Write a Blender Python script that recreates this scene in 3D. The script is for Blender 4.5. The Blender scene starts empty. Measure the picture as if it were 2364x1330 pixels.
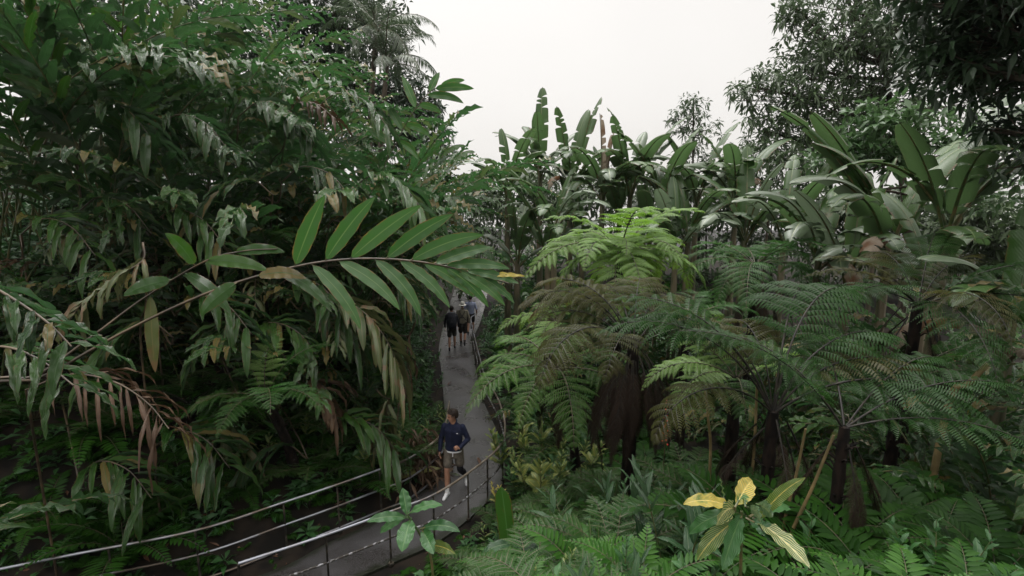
import bpy, math, random
import numpy as np
from mathutils import Vector, Matrix, Euler

# ------------------------------------------------------------------ camera, sky, light, exposure
S = bpy.context.scene
COL = S.collection
CAMZ, PITCH, FPX = 5.75, math.radians(9.7), 1182.0
cd = bpy.data.cameras.new('camera'); cam = bpy.data.objects.new('camera', cd); COL.objects.link(cam)
cd.sensor_width = 36.0; cd.lens = 18.0; cd.clip_end = 2000; cd.clip_start = 0.05
cam.location = (0, 0, CAMZ); cam.rotation_euler = (math.pi / 2 - PITCH, 0, 0)
S.camera = cam
S.view_settings.view_transform = 'Standard'; S.view_settings.look = 'None'
S.view_settings.exposure = 0.2; S.view_settings.gamma = 1.0
S.cycles.max_bounces = 8; S.cycles.diffuse_bounces = 3; S.cycles.glossy_bounces = 3
S.cycles.transmission_bounces = 4; S.cycles.transparent_max_bounces = 4
SUN_EL, SUN_ROT = math.radians(62), math.radians(-25)
W = bpy.data.worlds.new('World'); S.world = W; W.use_nodes = True
wn = W.node_tree.nodes; wl = W.node_tree.links
bg = wn['Background']; bg.inputs['Strength'].default_value = 0.15
sky = wn.new('ShaderNodeTexSky'); sky.sky_type = 'NISHITA'; sky.sun_disc = False
sky.sun_elevation = SUN_EL; sky.sun_rotation = SUN_ROT
sky.air_density = 1.0; sky.dust_density = 6.0; sky.ozone_density = 1.0
hs = wn.new('ShaderNodeHueSaturation'); hs.inputs['Saturation'].default_value = 0.10   # an overcast, colourless sky
wl.new(sky.outputs[0], hs.inputs['Color'])
mxw = wn.new('ShaderNodeMix'); mxw.data_type = 'RGBA'; mxw.inputs['Factor'].default_value = 0.75
mxw.inputs['B'].default_value = (5.7, 5.5, 5.25, 1)       # even cloud deck
wl.new(hs.outputs[0], mxw.inputs['A'])
tcw = wn.new('ShaderNodeTexCoord'); sxw = wn.new('ShaderNodeSeparateXYZ'); wl.new(tcw.outputs['Generated'], sxw.inputs[0])
mrw = wn.new('ShaderNodeMapRange'); wl.new(sxw.outputs[2], mrw.inputs[0]); mrw.inputs[1].default_value = .38; mrw.inputs[2].default_value = 1; mrw.interpolation_type = 'SMOOTHSTEP'
mrw.inputs[3].default_value = 1.0; mrw.inputs[4].default_value = 4.2
nzw = wn.new('ShaderNodeTexNoise'); nzw.inputs['Scale'].default_value = 1.6; nzw.inputs['Detail'].default_value = 4; wl.new(tcw.outputs['Generated'], nzw.inputs['Vector'])
mmw = wn.new('ShaderNodeMath'); mmw.operation = 'MULTIPLY_ADD'; wl.new(nzw.outputs['Fac'], mmw.inputs[0]); mmw.inputs[1].default_value = .16; mmw.inputs[2].default_value = .92
mm2 = wn.new('ShaderNodeMath'); mm2.operation = 'MULTIPLY'; wl.new(mmw.outputs[0], mm2.inputs[0]); wl.new(mrw.outputs[0], mm2.inputs[1])
vmw = wn.new('ShaderNodeVectorMath'); vmw.operation = 'SCALE'; wl.new(mxw.outputs['Result'], vmw.inputs[0]); wl.new(mm2.outputs[0], vmw.inputs['Scale'])
wl.new(vmw.outputs[0], bg.inputs['Color'])
sd = bpy.data.lights.new('sun', 'SUN'); sun = bpy.data.objects.new('sun', sd); COL.objects.link(sun)
sd.energy = 0.5; sd.angle = math.radians(25); sd.color = (1.0, 0.97, 0.92)
sdir = Vector((math.sin(-SUN_ROT) * -math.cos(SUN_EL), math.cos(SUN_ROT) * math.cos(SUN_EL), math.sin(SUN_EL)))
sun.rotation_euler = sdir.to_track_quat('Z', 'Y').to_euler()

# ------------------------------------------------------------------ helpers
rng = random.Random(7); nr = np.random.default_rng(11)
A = np.array
def ray(px, py):
    x = (px - 1182) / FPX; y = (665 - py) / FPX
    return A([x, math.cos(PITCH) + y * math.sin(PITCH), -math.sin(PITCH) + y * math.cos(PITCH)])
def atY(px, py, Y):                       # a point of the place, read off the photograph at a distance Y
    d = ray(px, py); return A([0, 0, CAMZ]) + d * (Y / d[1])
def onz(px, py, z):
    d = ray(px, py); return A([0, 0, CAMZ]) + d * ((z - CAMZ) / d[2])
def nrm(v):
    v = np.asarray(v, float); n = np.linalg.norm(v, axis=-1, keepdims=True); return v / np.maximum(n, 1e-9)
def ss(a, b, x):
    t = min(1.0, max(0.0, (x - a) / (b - a))); return t * t * (3 - 2 * t)

class MB:
    def __init__(s): s.V = []; s.F = []; s.U = []; s.T = []; s.M = []; s.n = 0
    def add(s, V, F, U=None, t=0.5, m=0):
        V = np.asarray(V, float).reshape(-1, 3); F = np.asarray(F, int).reshape(-1, 4)
        s.V.append(V); s.F.append(F + s.n); s.n += len(V)
        s.U.append(np.zeros((len(V), 2)) if U is None else np.asarray(U, float).reshape(-1, 2))
        s.T.append(np.broadcast_to(np.asarray(t, float), (len(V),)).copy() if np.ndim(t) == 0 else np.asarray(t, float))
        s.M.append(np.full(len(F), m, int))
    def mesh(s, name, mats, smooth=True):
        V = np.concatenate(s.V); F = np.concatenate(s.F); U = np.concatenate(s.U); T = np.concatenate(s.T); M = np.concatenate(s.M)
        me = bpy.data.meshes.new(name)
        me.vertices.add(len(V)); me.vertices.foreach_set('co', V.ravel())
        me.loops.add(F.size); me.loops.foreach_set('vertex_index', F.ravel())
        me.polygons.add(len(F)); me.polygons.foreach_set('loop_start', np.arange(0, F.size, 4))
        me.polygons.foreach_set('material_index', M)
        me.polygons.foreach_set('use_smooth', np.full(len(F), smooth))
        me.update(calc_edges=True)
        uv = me.uv_layers.new(name='UVMap'); uv.data.foreach_set('uv', U[F.ravel()].ravel())
        at = me.attributes.new('tint', 'FLOAT', 'POINT'); at.data.foreach_set('value', T)
        for m in (mats if isinstance(mats, (list, tuple)) else [mats]): me.materials.append(m)
        me.validate(); return me

def gridF(a, b):                           # quads of an (a+1)x(b+1) grid
    i = np.arange(a)[:, None] * (b + 1) + np.arange(b)[None, :]
    return np.stack([i, i + 1, i + b + 2, i + b + 1], -1).reshape(-1, 4)

def tube(mb, P, R, k=6, m=0, t=0.5, cap=True):
    P = np.asarray(P, float); n = len(P); R = np.broadcast_to(np.asarray(R, float), (n,))
    T = nrm(np.gradient(P, axis=0)); ref = A([0, 0, 1.0]) if abs(T[:, 2]).mean() < .8 else A([1.0, 0, 0])
    X = nrm(np.cross(T, ref)); Y = np.cross(T, X); a = np.linspace(0, 2 * math.pi, k + 1)
    V = P[:, None] + R[:, None, None] * (np.cos(a)[None, :, None] * X[:, None] + np.sin(a)[None, :, None] * Y[:, None])
    s = np.linspace(0, 1, n); U = np.stack(np.broadcast_arrays(a[None] / 6.283, s[:, None]), -1)
    mb.add(V, gridF(n - 1, k), U, t, m)
    if cap:
        for e, r in ((0, V[0]), (n - 1, V[-1])):
            c = np.concatenate([r[:k], P[e:e + 1]])
            q = [[i, (i + 1) % k, k, k] for i in range(k)]
            for i in range(0, k - 1, 2): mb.add(np.stack([r[i], r[i + 1], r[i + 2] if i + 2 <= k else r[0], P[e]]), [[0, 1, 2, 3]], None, t, m)

def spline(P, n=24):                       # Catmull-Rom through points
    P = np.asarray(P, float); Q = np.concatenate([[2 * P[0] - P[1]], P, [2 * P[-1] - P[-2]]]); out = []
    m = len(P) - 1
    for u in np.linspace(0, m - 1e-6, n):
        i = int(u); f = u - i; a, b, c, d = Q[i:i + 4]
        out.append(.5 * ((2 * b) + (c - a) * f + (2 * a - 5 * b + 4 * c - d) * f * f + (3 * b - a - 3 * c + d) * f ** 3))
    return A(out)

def wprof(s, kind):
    if kind == 'lance': w = s ** .55 * (1 - s) ** .75; return w / .47
    if kind == 'ellip': w = s ** .8 * (1 - s) ** .8; return w / .33
    if kind == 'paddle': return np.minimum(1, (s / .08) ** .6) * np.clip((1 - s) / .18, 0, 1) ** .5
    return np.sin(np.pi * s)
def blade(mb, P, T, N, L, Wd, nL=7, nW=4, droop=.8, fold=.3, rip=0, ripn=4, prof='lance', t=.5, m=0, ph=0, pet=0):
    """one leaf: spine bends down under its weight, halves folded along the midrib, edges rippled"""
    T = nrm(T); N = nrm(N - T * np.dot(N, T)); p = np.asarray(P, float)
    s = np.linspace(0, 1, nL + 1); h = L / nL; rows = []
    w = np.maximum(wprof(s, prof), .02) * Wd / 2
    vv = np.linspace(-1, 1, nW + 1)
    for i in range(nL + 1):
        sd_ = np.cross(T, N)
        f = fold * (1 - .4 * s[i])
        off = rip * np.sin(ripn * 6.283 * s[i] + ph + (vv > 0) * 1.7) * np.abs(vv) ** 1.5 * min(1, w[i] / (Wd * .3))
        rows.append(p + np.outer(vv * w[i] * math.cos(f), sd_) + np.outer(np.abs(vv) * w[i] * math.sin(f) + off, N))
        a = droop / nL * (.4 + 1.2 * s[i])
        g = A([0, 0, -1.0]); gp = g - T * np.dot(g, T); l = np.linalg.norm(gp)
        p = p + T * h
        if l > 1e-4:
            gp = gp / l; amt = a * (.3 + .7 * l)
            T2 = nrm(T * math.cos(amt) + gp * math.sin(amt)); N = nrm(N - T2 * np.dot(N, T2)); T = T2
    U = np.stack(np.broadcast_arrays(vv[None] * .5 + .5, s[:, None]), -1)
    mb.add(A(rows), gridF(nL, nW), U, t, m)

def leaves_batch(mb, P, D, L, Wd, droop=.35, fold=.25, t=None, m=0, upn=None):
    """many small leaves at once: 3x3 vertices each"""
    n = len(P); D = nrm(D); up = nrm(nr.normal(0, .45, (n, 3)) + A([0, 0, 1.0])) if upn is None else upn
    Sd = nrm(np.cross(D, up)); N = np.cross(Sd, D); L = np.broadcast_to(L, (n,)); Wd = np.broadcast_to(Wd, (n,))
    V = np.zeros((n, 3, 3, 3)); ws = (.25, 1.0, .06)
    for i, s in enumerate((0, .5, 1)):
        c = P + D * (L * s)[:, None] + A([0, 0, -1.0]) * (L * droop * s * s)[:, None]
        for j, v in enumerate((-1, 0, 1)):
            V[:, i, j] = c + Sd * (v * Wd * .5 * ws[i])[:, None] + N * (abs(v) * Wd * .5 * ws[i] * fold)[:, None]
    F = (gridF(2, 2)[None] + (np.arange(n) * 9)[:, None, None]).reshape(-1, 4)
    U = np.stack(np.broadcast_arrays(A([0, .5, 1])[None, :], A([0, .5, 1])[:, None]), -1)
    U = np.broadcast_to(U[None], (n, 3, 3, 2))
    tt = nr.random(n) if t is None else np.broadcast_to(t, (n,))
    mb.add(V, F, U, np.repeat(tt, 9), m)

def obj(name, me, parent=None, loc=(0, 0, 0), rot=(0, 0, 0), sc=1):
    o = bpy.data.objects.new(name, me); COL.objects.link(o)
    if parent is not None: o.parent = parent
    o.location = loc; o.rotation_euler = rot; o.scale = (sc, sc, sc) if np.ndim(sc) == 0 else sc
    return o
def tag(o, label, cat, group=None):
    o['label'] = label; o['category'] = cat
    if group: o['group'] = group
    return o
def thing(name, loc, label, cat, group=None, rz=0):
    return tag(obj(name, None, None, tuple(float(v) for v in loc), (0, 0, rz)), label, cat, group)

# ------------------------------------------------------------------ materials
def mat(name):
    m = bpy.data.materials.new(name); m.use_nodes = True; nt = m.node_tree
    return m, nt, nt.nodes, nt.links, nt.nodes['Principled BSDF']
def mixc(nt, fac, a, b):
    x = nt.nodes.new('ShaderNodeMix'); x.data_type = 'RGBA'
    for key, v in (('Factor', fac), ('A', a), ('B', b)):
        if hasattr(v, 'links') or isinstance(v, bpy.types.NodeSocket): nt.links.new(v, x.inputs[key])
        else: x.inputs[key].default_value = v if key == 'Factor' else (*v, 1)
    return x.outputs['Result']
def mth(nt, op, a, b=0.0, c=None):
    x = nt.nodes.new('ShaderNodeMath'); x.operation = op
    for i, v in enumerate((a, b) if c is None else (a, b, c)):
        if isinstance(v, bpy.types.NodeSocket): nt.links.new(v, x.inputs[i])
        else: x.inputs[i].default_value = v
    return x.outputs[0]
def smooth(nt, v, lo, hi):
    x = nt.nodes.new('ShaderNodeMapRange'); x.interpolation_type = 'SMOOTHSTEP'
    nt.links.new(v, x.inputs[0]); x.inputs[1].default_value = lo; x.inputs[2].default_value = hi; return x.outputs[0]
def noise(nt, scale, detail=3, coord='Object', vec=None):
    t = nt.nodes.new('ShaderNodeTexNoise'); t.inputs['Scale'].default_value = scale; t.inputs['Detail'].default_value = detail
    if vec is None:
        c = nt.nodes.new('ShaderNodeTexCoord'); vec = c.outputs[coord]
    nt.links.new(vec, t.inputs['Vector']); return t.outputs['Fac']
def leafmat(name, c1, c2, under=None, rough=.32, trans=.25, tcol=None, rib=None, ribw=.04, veins=0, vslope=.5, vamt=0, vcol=None,
            blotch=None, bl=(.62, .72), bscale=6, spec=.5, bump=.25, edge=None, odd=None):
    """living leaf: per-plant and per-leaf tint, midrib and side veins from the leaf's own length and width, paler underside"""
    m, nt, N, Lk, bs = mat(name)
    oi = N.new('ShaderNodeObjectInfo'); at = N.new('ShaderNodeAttribute'); at.attribute_name = 'tint'
    f = mth(nt, 'MULTIPLY_ADD', oi.outputs['Random'], .5, mth(nt, 'MULTIPLY', at.outputs['Fac'], .5))
    col = mixc(nt, f, c1, c2)
    if odd: col = mixc(nt, smooth(nt, at.outputs['Fac'], .915, .935), col, odd)
    uvn = N.new('ShaderNodeUVMap'); sp = N.new('ShaderNodeSeparateXYZ'); Lk.new(uvn.outputs[0], sp.inputs[0])
    u = mth(nt, 'ABSOLUTE', mth(nt, 'SUBTRACT', sp.outputs[0], .5)); v = sp.outputs[1]
    h = None
    if veins:
        ph = mth(nt, 'SUBTRACT', mth(nt, 'MULTIPLY', v, veins), mth(nt, 'MULTIPLY', u, vslope * veins))
        wv = mth(nt, 'SINE', mth(nt, 'MULTIPLY', ph, 6.283)); h = wv
        if vamt:
            vf = mth(nt, 'MULTIPLY', smooth(nt, wv, *(.55, .95) if vamt < .99 else (.1, .7)), vamt); col = mixc(nt, vf, col, vcol or rib)
    if blotch:
        nz = noise(nt, bscale, 4)
        col = mixc(nt, smooth(nt, nz, *bl), col, blotch)
    if edge:
        e = mth(nt, 'ADD', u, mth(nt, 'MULTIPLY', noise(nt, 14, 2), .22)); col = mixc(nt, smooth(nt, e, .555, .62), col, edge)
    if rib:
        rf = mth(nt, 'SUBTRACT', 1.0, smooth(nt, u, ribw * .4, ribw)); col = mixc(nt, rf, col, rib)
    if under:
        ge = N.new('ShaderNodeNewGeometry'); col = mixc(nt, mth(nt, 'MULTIPLY', ge.outputs['Backfacing'], .8), col, under)
    Lk.new(col, bs.inputs['Base Color']); bs.inputs['Roughness'].default_value = rough
    bs.inputs['Specular IOR Level'].default_value = spec
    bp = N.new('ShaderNodeBump'); bp.inputs['Strength'].default_value = bump; bp.inputs['Distance'].default_value = .01
    nz2 = noise(nt, 25, 2)
    Lk.new(nz2 if h is None else mth(nt, 'MULTIPLY_ADD', h, .35, nz2), bp.inputs['Height']); Lk.new(bp.outputs[0], bs.inputs['Normal'])
    tr = N.new('ShaderNodeBsdfTranslucent')
    hsn = N.new('ShaderNodeHueSaturation'); hsn.inputs['Saturation'].default_value = 1.1; hsn.inputs['Value'].default_value = 1.6
    Lk.new(col, hsn.inputs['Color']); Lk.new(hsn.outputs[0], tr.inputs['Color'])
    mx = N.new('ShaderNodeMixShader'); mx.inputs[0].default_value = trans
    Lk.new(bs.outputs[0], mx.inputs[1]); Lk.new(tr.outputs[0], mx.inputs[2]); Lk.new(mx.outputs[0], N['Material Output'].inputs[0])
    return m
def plain(name, c1, c2, scale=8, rough=.8, metal=0, bump=.3, lo=.4, hi=.65, stretch=None, spec=.5):
    m, nt, N, Lk, bs = mat(name)
    vec = None
    if stretch:
        c = N.new('ShaderNodeTexCoord'); mp = N.new('ShaderNodeMapping'); mp.inputs['Scale'].default_value = stretch
        Lk.new(c.outputs['Object'], mp.inputs[0]); vec = mp.outputs[0]
    nz = noise(nt, scale, 5, vec=vec); Lk.new(mixc(nt, smooth(nt, nz, lo, hi), c1, c2), bs.inputs['Base Color'])
    bs.inputs['Roughness'].default_value = rough; bs.inputs['Metallic'].default_value = metal; bs.inputs['Specular IOR Level'].default_value = spec
    if bump:
        bp = N.new('ShaderNodeBump'); bp.inputs['Strength'].default_value = bump; bp.inputs['Distance'].default_value = .02
        Lk.new(nz, bp.inputs['Height']); Lk.new(bp.outputs[0], bs.inputs['Normal'])
    return m

M = {}
M['ginger'] = leafmat('ginger_leaf', (.013, .048, .010), (.058, .135, .024), (.03, .07, .028), rough=.21, spec=.85, trans=.3, rib=(.06, .13, .04), veins=22, vslope=1.0, blotch=(.09, .085, .022), bl=(.62, .72), bscale=3, edge=(.10, .06, .02), bump=.7, odd=(.15, .12, .035))
M['ginger_worn'] = leafmat('ginger_leaf_worn', (.035, .065, .018), (.085, .095, .03), (.07, .08, .035), rough=.4, trans=.25, rib=(.12, .11, .04), veins=22, vslope=1, blotch=(.12, .075, .035), bl=(.5, .64), bscale=5, edge=(.11, .06, .03))
M['dry'] = leafmat('dry_leaf', (.045, .025, .014), (.125, .078, .046), None, rough=.6, trans=.15, blotch=(.05, .028, .016), bl=(.45, .65), bscale=7, bump=.6, spec=.3)
M['cane'] = plain('cane_stem', (.03, .06, .015), (.12, .09, .035), 5, .45, bump=.1)
M['cane_brown'] = plain('cane_brown', (.03, .02, .011), (.085, .058, .03), 5, .5, bump=.1)
M['fern_bright'] = leafmat('fern_bright', (.125, .235, .04), (.185, .30, .062), (.12, .20, .06), rough=.45, spec=.22, trans=.35, bump=0)
M['fern'] = leafmat('fern_green', (.013, .070, .008), (.044, .148, .018), (.026, .08, .014), rough=.45, spec=.22, trans=.3, bump=0)
M['fern_olive'] = leafmat('fern_olive', (.036, .042, .010), (.085, .078, .020), (.045, .05, .016), rough=.42, spec=.14, trans=.42, bump=0, blotch=(.09, .045, .02), bl=(.56, .7), bscale=2)
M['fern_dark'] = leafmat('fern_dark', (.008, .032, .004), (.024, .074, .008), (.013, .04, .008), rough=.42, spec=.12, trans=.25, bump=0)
M['fern_dead'] = leafmat('fern_dead', (.013, .008, .005), (.034, .02, .012), None, rough=.8, trans=.08, bump=0, spec=.2)
M['rachis'] = plain('fern_rachis', (.03, .03, .012), (.07, .06, .025), 9, .6, bump=.1)
M['rachis_dark'] = plain('fern_rachis_dark', (.006, .005, .004), (.02, .016, .009), 9, .55, bump=.1, spec=.3)
M['fern_trunk'] = plain('fern_trunk', (.004, .003, .0025), (.017, .011, .008), 14, .95, bump=1.0, stretch=(1, 1, .35), spec=.2)
M['banana'] = leafmat('banana_leaf', (.022, .062, .013), (.055, .105, .026), (.055, .09, .04), rough=.36, trans=.33, rib=(.13, .18, .07), ribw=.035, veins=42, vslope=.25, blotch=(.10, .095, .035), bl=(.58, .72), bscale=2, edge=(.12, .075, .035))
M['banana_pale'] = leafmat('banana_leaf_pale', (.055, .09, .045), (.10, .135, .08), (.10, .13, .085), rough=.3, trans=.25, rib=(.2, .24, .13), ribw=.035, veins=42, vslope=.25, spec=.6)
M['banana_dead'] = leafmat('banana_leaf_dead', (.22, .18, .14), (.33, .27, .21), None, rough=.7, trans=.2, veins=30, vslope=.2, blotch=(.16, .08, .04), bl=(.5, .65), bscale=2, bump=.5, spec=.2)
M['banana_stem'] = plain('banana_stem', (.05, .055, .025), (.15, .12, .075), 4, .6, bump=.3, stretch=(2, 2, .4))
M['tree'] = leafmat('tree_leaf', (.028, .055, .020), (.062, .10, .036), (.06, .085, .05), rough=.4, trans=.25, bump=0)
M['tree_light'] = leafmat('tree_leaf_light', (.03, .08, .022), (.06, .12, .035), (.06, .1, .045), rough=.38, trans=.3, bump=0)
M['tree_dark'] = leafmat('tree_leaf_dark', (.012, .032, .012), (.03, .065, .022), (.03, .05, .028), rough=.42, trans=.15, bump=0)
M['palm'] = leafmat('palm_leaf', (.03, .055, .022), (.06, .085, .035), (.06, .085, .05), rough=.35, trans=.25, bump=0)
M['bark'] = plain('bark', (.035, .028, .02), (.11, .09, .07), 7, .9, bump=.8, stretch=(1, 1, .3), spec=.2)
M['zebra'] = leafmat('zebra_leaf', (.025, .085, .02), (.045, .12, .03), (.05, .10, .05), rough=.3, trans=.25, rib=(.42, .36, .10), ribw=.045, veins=9, vslope=1.1, vamt=.85, vcol=(.36, .33, .08), bump=.4)
M['zebra_yellow'] = leafmat('zebra_leaf_yellow', (.25, .25, .06), (.36, .34, .12), (.25, .26, .1), blotch=(.07, .15, .035), bl=(.52, .66), bscale=14, rough=.32, trans=.3, rib=(.62, .5, .16), ribw=.05, veins=9, vslope=1.1, vamt=1, vcol=(.62, .43, .07), bump=.4)
M['zebra_band'] = leafmat('zebra_leaf_band', (.03, .09, .025), (.04, .1, .03), (.05, .10, .05), rough=.28, trans=.25, rib=(.46, .42, .2), ribw=.06, veins=8, vslope=1.0, vamt=1, vcol=(.36, .33, .14), bump=.4)
M['shrub'] = leafmat('shrub_leaf', (.018, .07, .018), (.045, .13, .035), (.04, .09, .04), rough=.3, trans=.25, rib=(.09, .17, .06), veins=10, vslope=1, bump=.4)
M['shoot'] = leafmat('shoot_leaf', (.022, .07, .024), (.045, .105, .04), (.06, .10, .055), rough=.24, trans=.22, rib=(.1, .16, .07), veins=14, vslope=1, spec=1.0, bump=.6)
M['litter'] = leafmat('litter_leaf', (.05, .022, .010), (.14, .06, .025), None, rough=.6, trans=.05, bump=0)
M['berry'] = plain('red_berry', (.45, .03, .015), (.6, .08, .02), 9, .35, bump=0)

# ------------------------------------------------------------------ the path and the ground
farD = [onz(x, y, 0.0) for x, y in ((598, 1329), (752, 1255), (849, 1211), (876, 1184), (944, 1146))]
edgeL = [A([-9.6, 4.9, 0]), A([-6.4, 6.0, 0])] + farD + [A([-1.58, 9.75, 0]), A([-1.50, 10.7, 0]), A([-1.63, 12.0, 0]), A([-1.96, 14, 0]), A([-2.47, 17.1, 0]), A([-2.85, 19.2, 0]), A([-3.15, 22.5, 0]), A([-3.5, 28, 0]), A([-3.9, 36, 0])]
nearTop = [onz(x, y, .9) for x, y in ((550, 1301), (752, 1235), (926, 1172), (1000, 1143), (1077, 1095), (1151, 1033), (1166, 985))]
edgeR = [A([-8.6, 3.7, 0]), A([-5.7, 4.9, 0])] + [A([p[0], p[1], 0]) for p in nearTop] + [A([-.30, 11.8, 0]), A([-.80, 13.96, 0]), A([-1.03, 15.3, 0]), A([-1.45, 18.64, 0]), A([-1.68, 20.9, 0]), A([-1.55, 23, 0]), A([-1.5, 28, 0]), A([-1.6, 36, 0])]
PL = spline(edgeL, 90); PR = spline(edgeR, 90)
def resamp(P, n):
    d = np.concatenate([[0], np.cumsum(np.linalg.norm(np.diff(P, axis=0), axis=1))]); u = np.linspace(0, d[-1], n)
    return np.stack([np.interp(u, d, P[:, i]) for i in range(3)], -1)
PL = resamp(PL, 140); PR = resamp(PR, 140); PC = (PL + PR) / 2; PW = np.linalg.norm(PL - PR, axis=1) / 2
PT = nrm(np.gradient(PC, axis=0))
def pathd(x, y):
    """signed distance from the path edge (negative on the path), side +1 = bank side (left when walking away)"""
    d = np.hypot(PC[:, 0] - x, PC[:, 1] - y) ; i = int(np.argmin(d))
    side = PT[i, 0] * (y - PC[i, 1]) - PT[i, 1] * (x - PC[i, 0])
    return d[i] - PW[i], (1 if side > 0 else -1)
def ground(x, y):
    d, s = pathd(x, y)
    bump = .10 * math.sin(1.3 * x + .7 * y) + .08 * math.sin(2.1 * y - 1.1 * x)
    if s > 0: z = 4.0 * ss(.1, 4.6, d) + 2.2 * ss(4, 12, d) + .35 * ss(.1, .8, d)
    else:
        z = 2.9 * ss(9.0, 1.2, y) * ss(.1, 3.2, d) * (.25 + .75 * ss(-2.0, 1.2, x)) + .35 * ss(.1, 3, d) + 1.6 * ss(15, 28, y) * ss(.3, 4, d)
    z -= 40 * ss(33, 120, y)
    return -.05 + z + bump * ss(.3, 1.5, d)

def axis_pts(lo, hi, a, b, st):
    v = list(np.arange(a, b + 1e-6, st)); g = st; x = a
    while x > lo: g *= 1.35; x -= g; v.insert(0, x)
    g = st; x = b
    while x < hi: g *= 1.35; x += g; v.append(x)
    return v
gx = axis_pts(-500, 500, -14, 12, .35); gy = axis_pts(-300, 700, -2, 38, .35)
mb = MB(); mb.add([[x, y, ground(x, y)] for x in gx for y in gy], gridF(len(gx) - 1, len(gy) - 1)[:, ::-1])
M['soil'] = plain('soil', (.006, .005, .004), (.018, .013, .009), 3, .9, bump=.8, spec=.2)
o = obj('ground', mb.mesh('ground', M['soil'])); o['kind'] = 'structure'

def pathmat():
    m, nt, N, Lk, bs = mat('wet_path')
    n1 = noise(nt, 1.1, 5); n2 = noise(nt, 70, 3); n3 = noise(nt, .45, 3)
    c = mixc(nt, smooth(nt, n1, .35, .7), (.024, .021, .019), (.06, .057, .06))
    c = mixc(nt, mth(nt, 'MULTIPLY', smooth(nt, n2, .45, .7), .5), c, (.08, .079, .086))
    c = mixc(nt, mth(nt, 'MULTIPLY', smooth(nt, n3, .5, .7), .6), c, (.02, .015, .010))
    Lk.new(c, bs.inputs['Base Color'])
    Lk.new(mth(nt, 'MULTIPLY_ADD', smooth(nt, n1, .3, .65), .22, .20), bs.inputs['Roughness'])
    n4 = noise(nt, 240, 2); n5 = noise(nt, 5, 5)
    c = mixc(nt, mth(nt, 'MULTIPLY', smooth(nt, n4, .56, .66), .7), c, (.17, .17, .18))
    uvp = N.new('ShaderNodeUVMap'); spx = N.new('ShaderNodeSeparateXYZ'); Lk.new(uvp.outputs[0], spx.inputs[0])
    ed = mth(nt, 'ADD', mth(nt, 'ABSOLUTE', mth(nt, 'SUBTRACT', spx.outputs[0], .5)), mth(nt, 'MULTIPLY', mth(nt, 'SUBTRACT', n5, .5), .25))
    c = mixc(nt, mth(nt, 'MULTIPLY', smooth(nt, ed, .36, .47), .85), c, (.014, .017, .009)); Lk.new(c, bs.inputs['Base Color'])
    bp = N.new('ShaderNodeBump'); bp.inputs['Strength'].default_value = .45; bp.inputs['Distance'].default_value = .01
    Lk.new(n2, bp.inputs['Height']); Lk.new(bp.outputs[0], bs.inputs['Normal']); return m
mb = MB(); n = 140
lat = np.linspace(0, 1, 7)
top = PL[:, None] * (1 - lat)[None, :, None] + PR[:, None] * lat[None, :, None]
top[..., 2] += .012 * (1 - (2 * lat - 1) ** 2)[None]
mb.add(top, gridF(n - 1, 6)[:, ::-1], np.stack(np.broadcast_arrays(lat[None], np.linspace(0, 1, n)[:, None]), -1))
for E_ in (PL, PR):
    low = E_.copy(); low[:, 2] -= .12
    mb.add(np.stack([E_, low], 1), gridF(n - 1, 1))
o = obj('path', mb.mesh('path', pathmat())); o['kind'] = 'structure'

# ------------------------------------------------------------------ railings
M['rail'] = plain('weathered_rail', (.24, .25, .285), (.10, .08, .065), 1.7, .33, metal=.7, bump=.15, lo=.42, hi=.62)
M['rail_rust'] = plain('rusty_rail', (.11, .085, .06), (.22, .19, .16), 6, .45, metal=.35, bump=.3)
M['rail_peel'] = plain('peeling_rail', (.03, .025, .02), (.28, .28, .30), 13, .4, metal=.3, bump=.5, lo=.5, hi=.56)
M['post'] = plain('rail_post', (.02, .018, .015), (.09, .075, .055), 9, .55, metal=.4, bump=.3)
def railing(top, label, posts, heights, mats, rad=(.021, .018, .018), nsm=60, brown=None):
    r = thing('railing', (*np.asarray(top[0])[:2], 0), label, 'railing', 'railings along the path'); org = A([*r.location])
    T = spline(top, nsm)
    for nm, hgt, mt, rd in zip(('top_rail', 'mid_rail', 'bottom_rail'), heights, mats, rad):
        b = MB(); Q = T.copy(); Q[:, 2] = Q[:, 2] - .9 + hgt
        if nm == 'top_rail' : Q = Q
        if nm == 'top_rail' and brown:
            j0, j1 = brown; tube(b, (Q - org)[:j0 + 1], rd, 8); obj('top_rail', b.mesh(nm, M[mt]), r)
            b = MB(); tube(b, (Q - org)[j0:j1 + 1], rd, 8); o2 = obj('curved_rail', b.mesh('curved_rail', M['rail_rust']), r); o2['label'] = 'brown weathered bend of the top rail'; b = MB()
            if j1 < len(Q) - 2: tube(b, (Q - org)[j1:], rd, 8); obj('top_rail', b.mesh(nm, M[mt]), r)
            continue
        tube(b, Q - org, rd, 8); obj(nm, b.mesh(nm, M[mt]), r)
    for p in posts:
        b = MB(); p = A([p[0], p[1], 0.0])
        tube(b, A([p + [0, 0, -.1], p + [0, 0, .45], p + [0, 0, .895]]) - org, .0165, 8)
        po = obj('post', b.mesh('post', M['post']), r); b = MB(); tube(b, A([p + [0, 0, -.02], p + [0, 0, .022]]) - org, .045, 8); obj('foot_plate', b.mesh('foot_plate', M['post']), po)
    return r
farTop = [A([-9.4, 5.1, .9])] + [onz(x, y, .9) for x, y in ((120, 1290), (450, 1225), (654, 1160), (778, 1119), (876, 1084), (945, 1058), (1015, 1008))] + [A([-1.47, 10.7, .9]), A([-1.54, 11.9, .9]), A([-1.60, 12.05, .62]), A([-1.60, 12.05, .02])]
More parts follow.
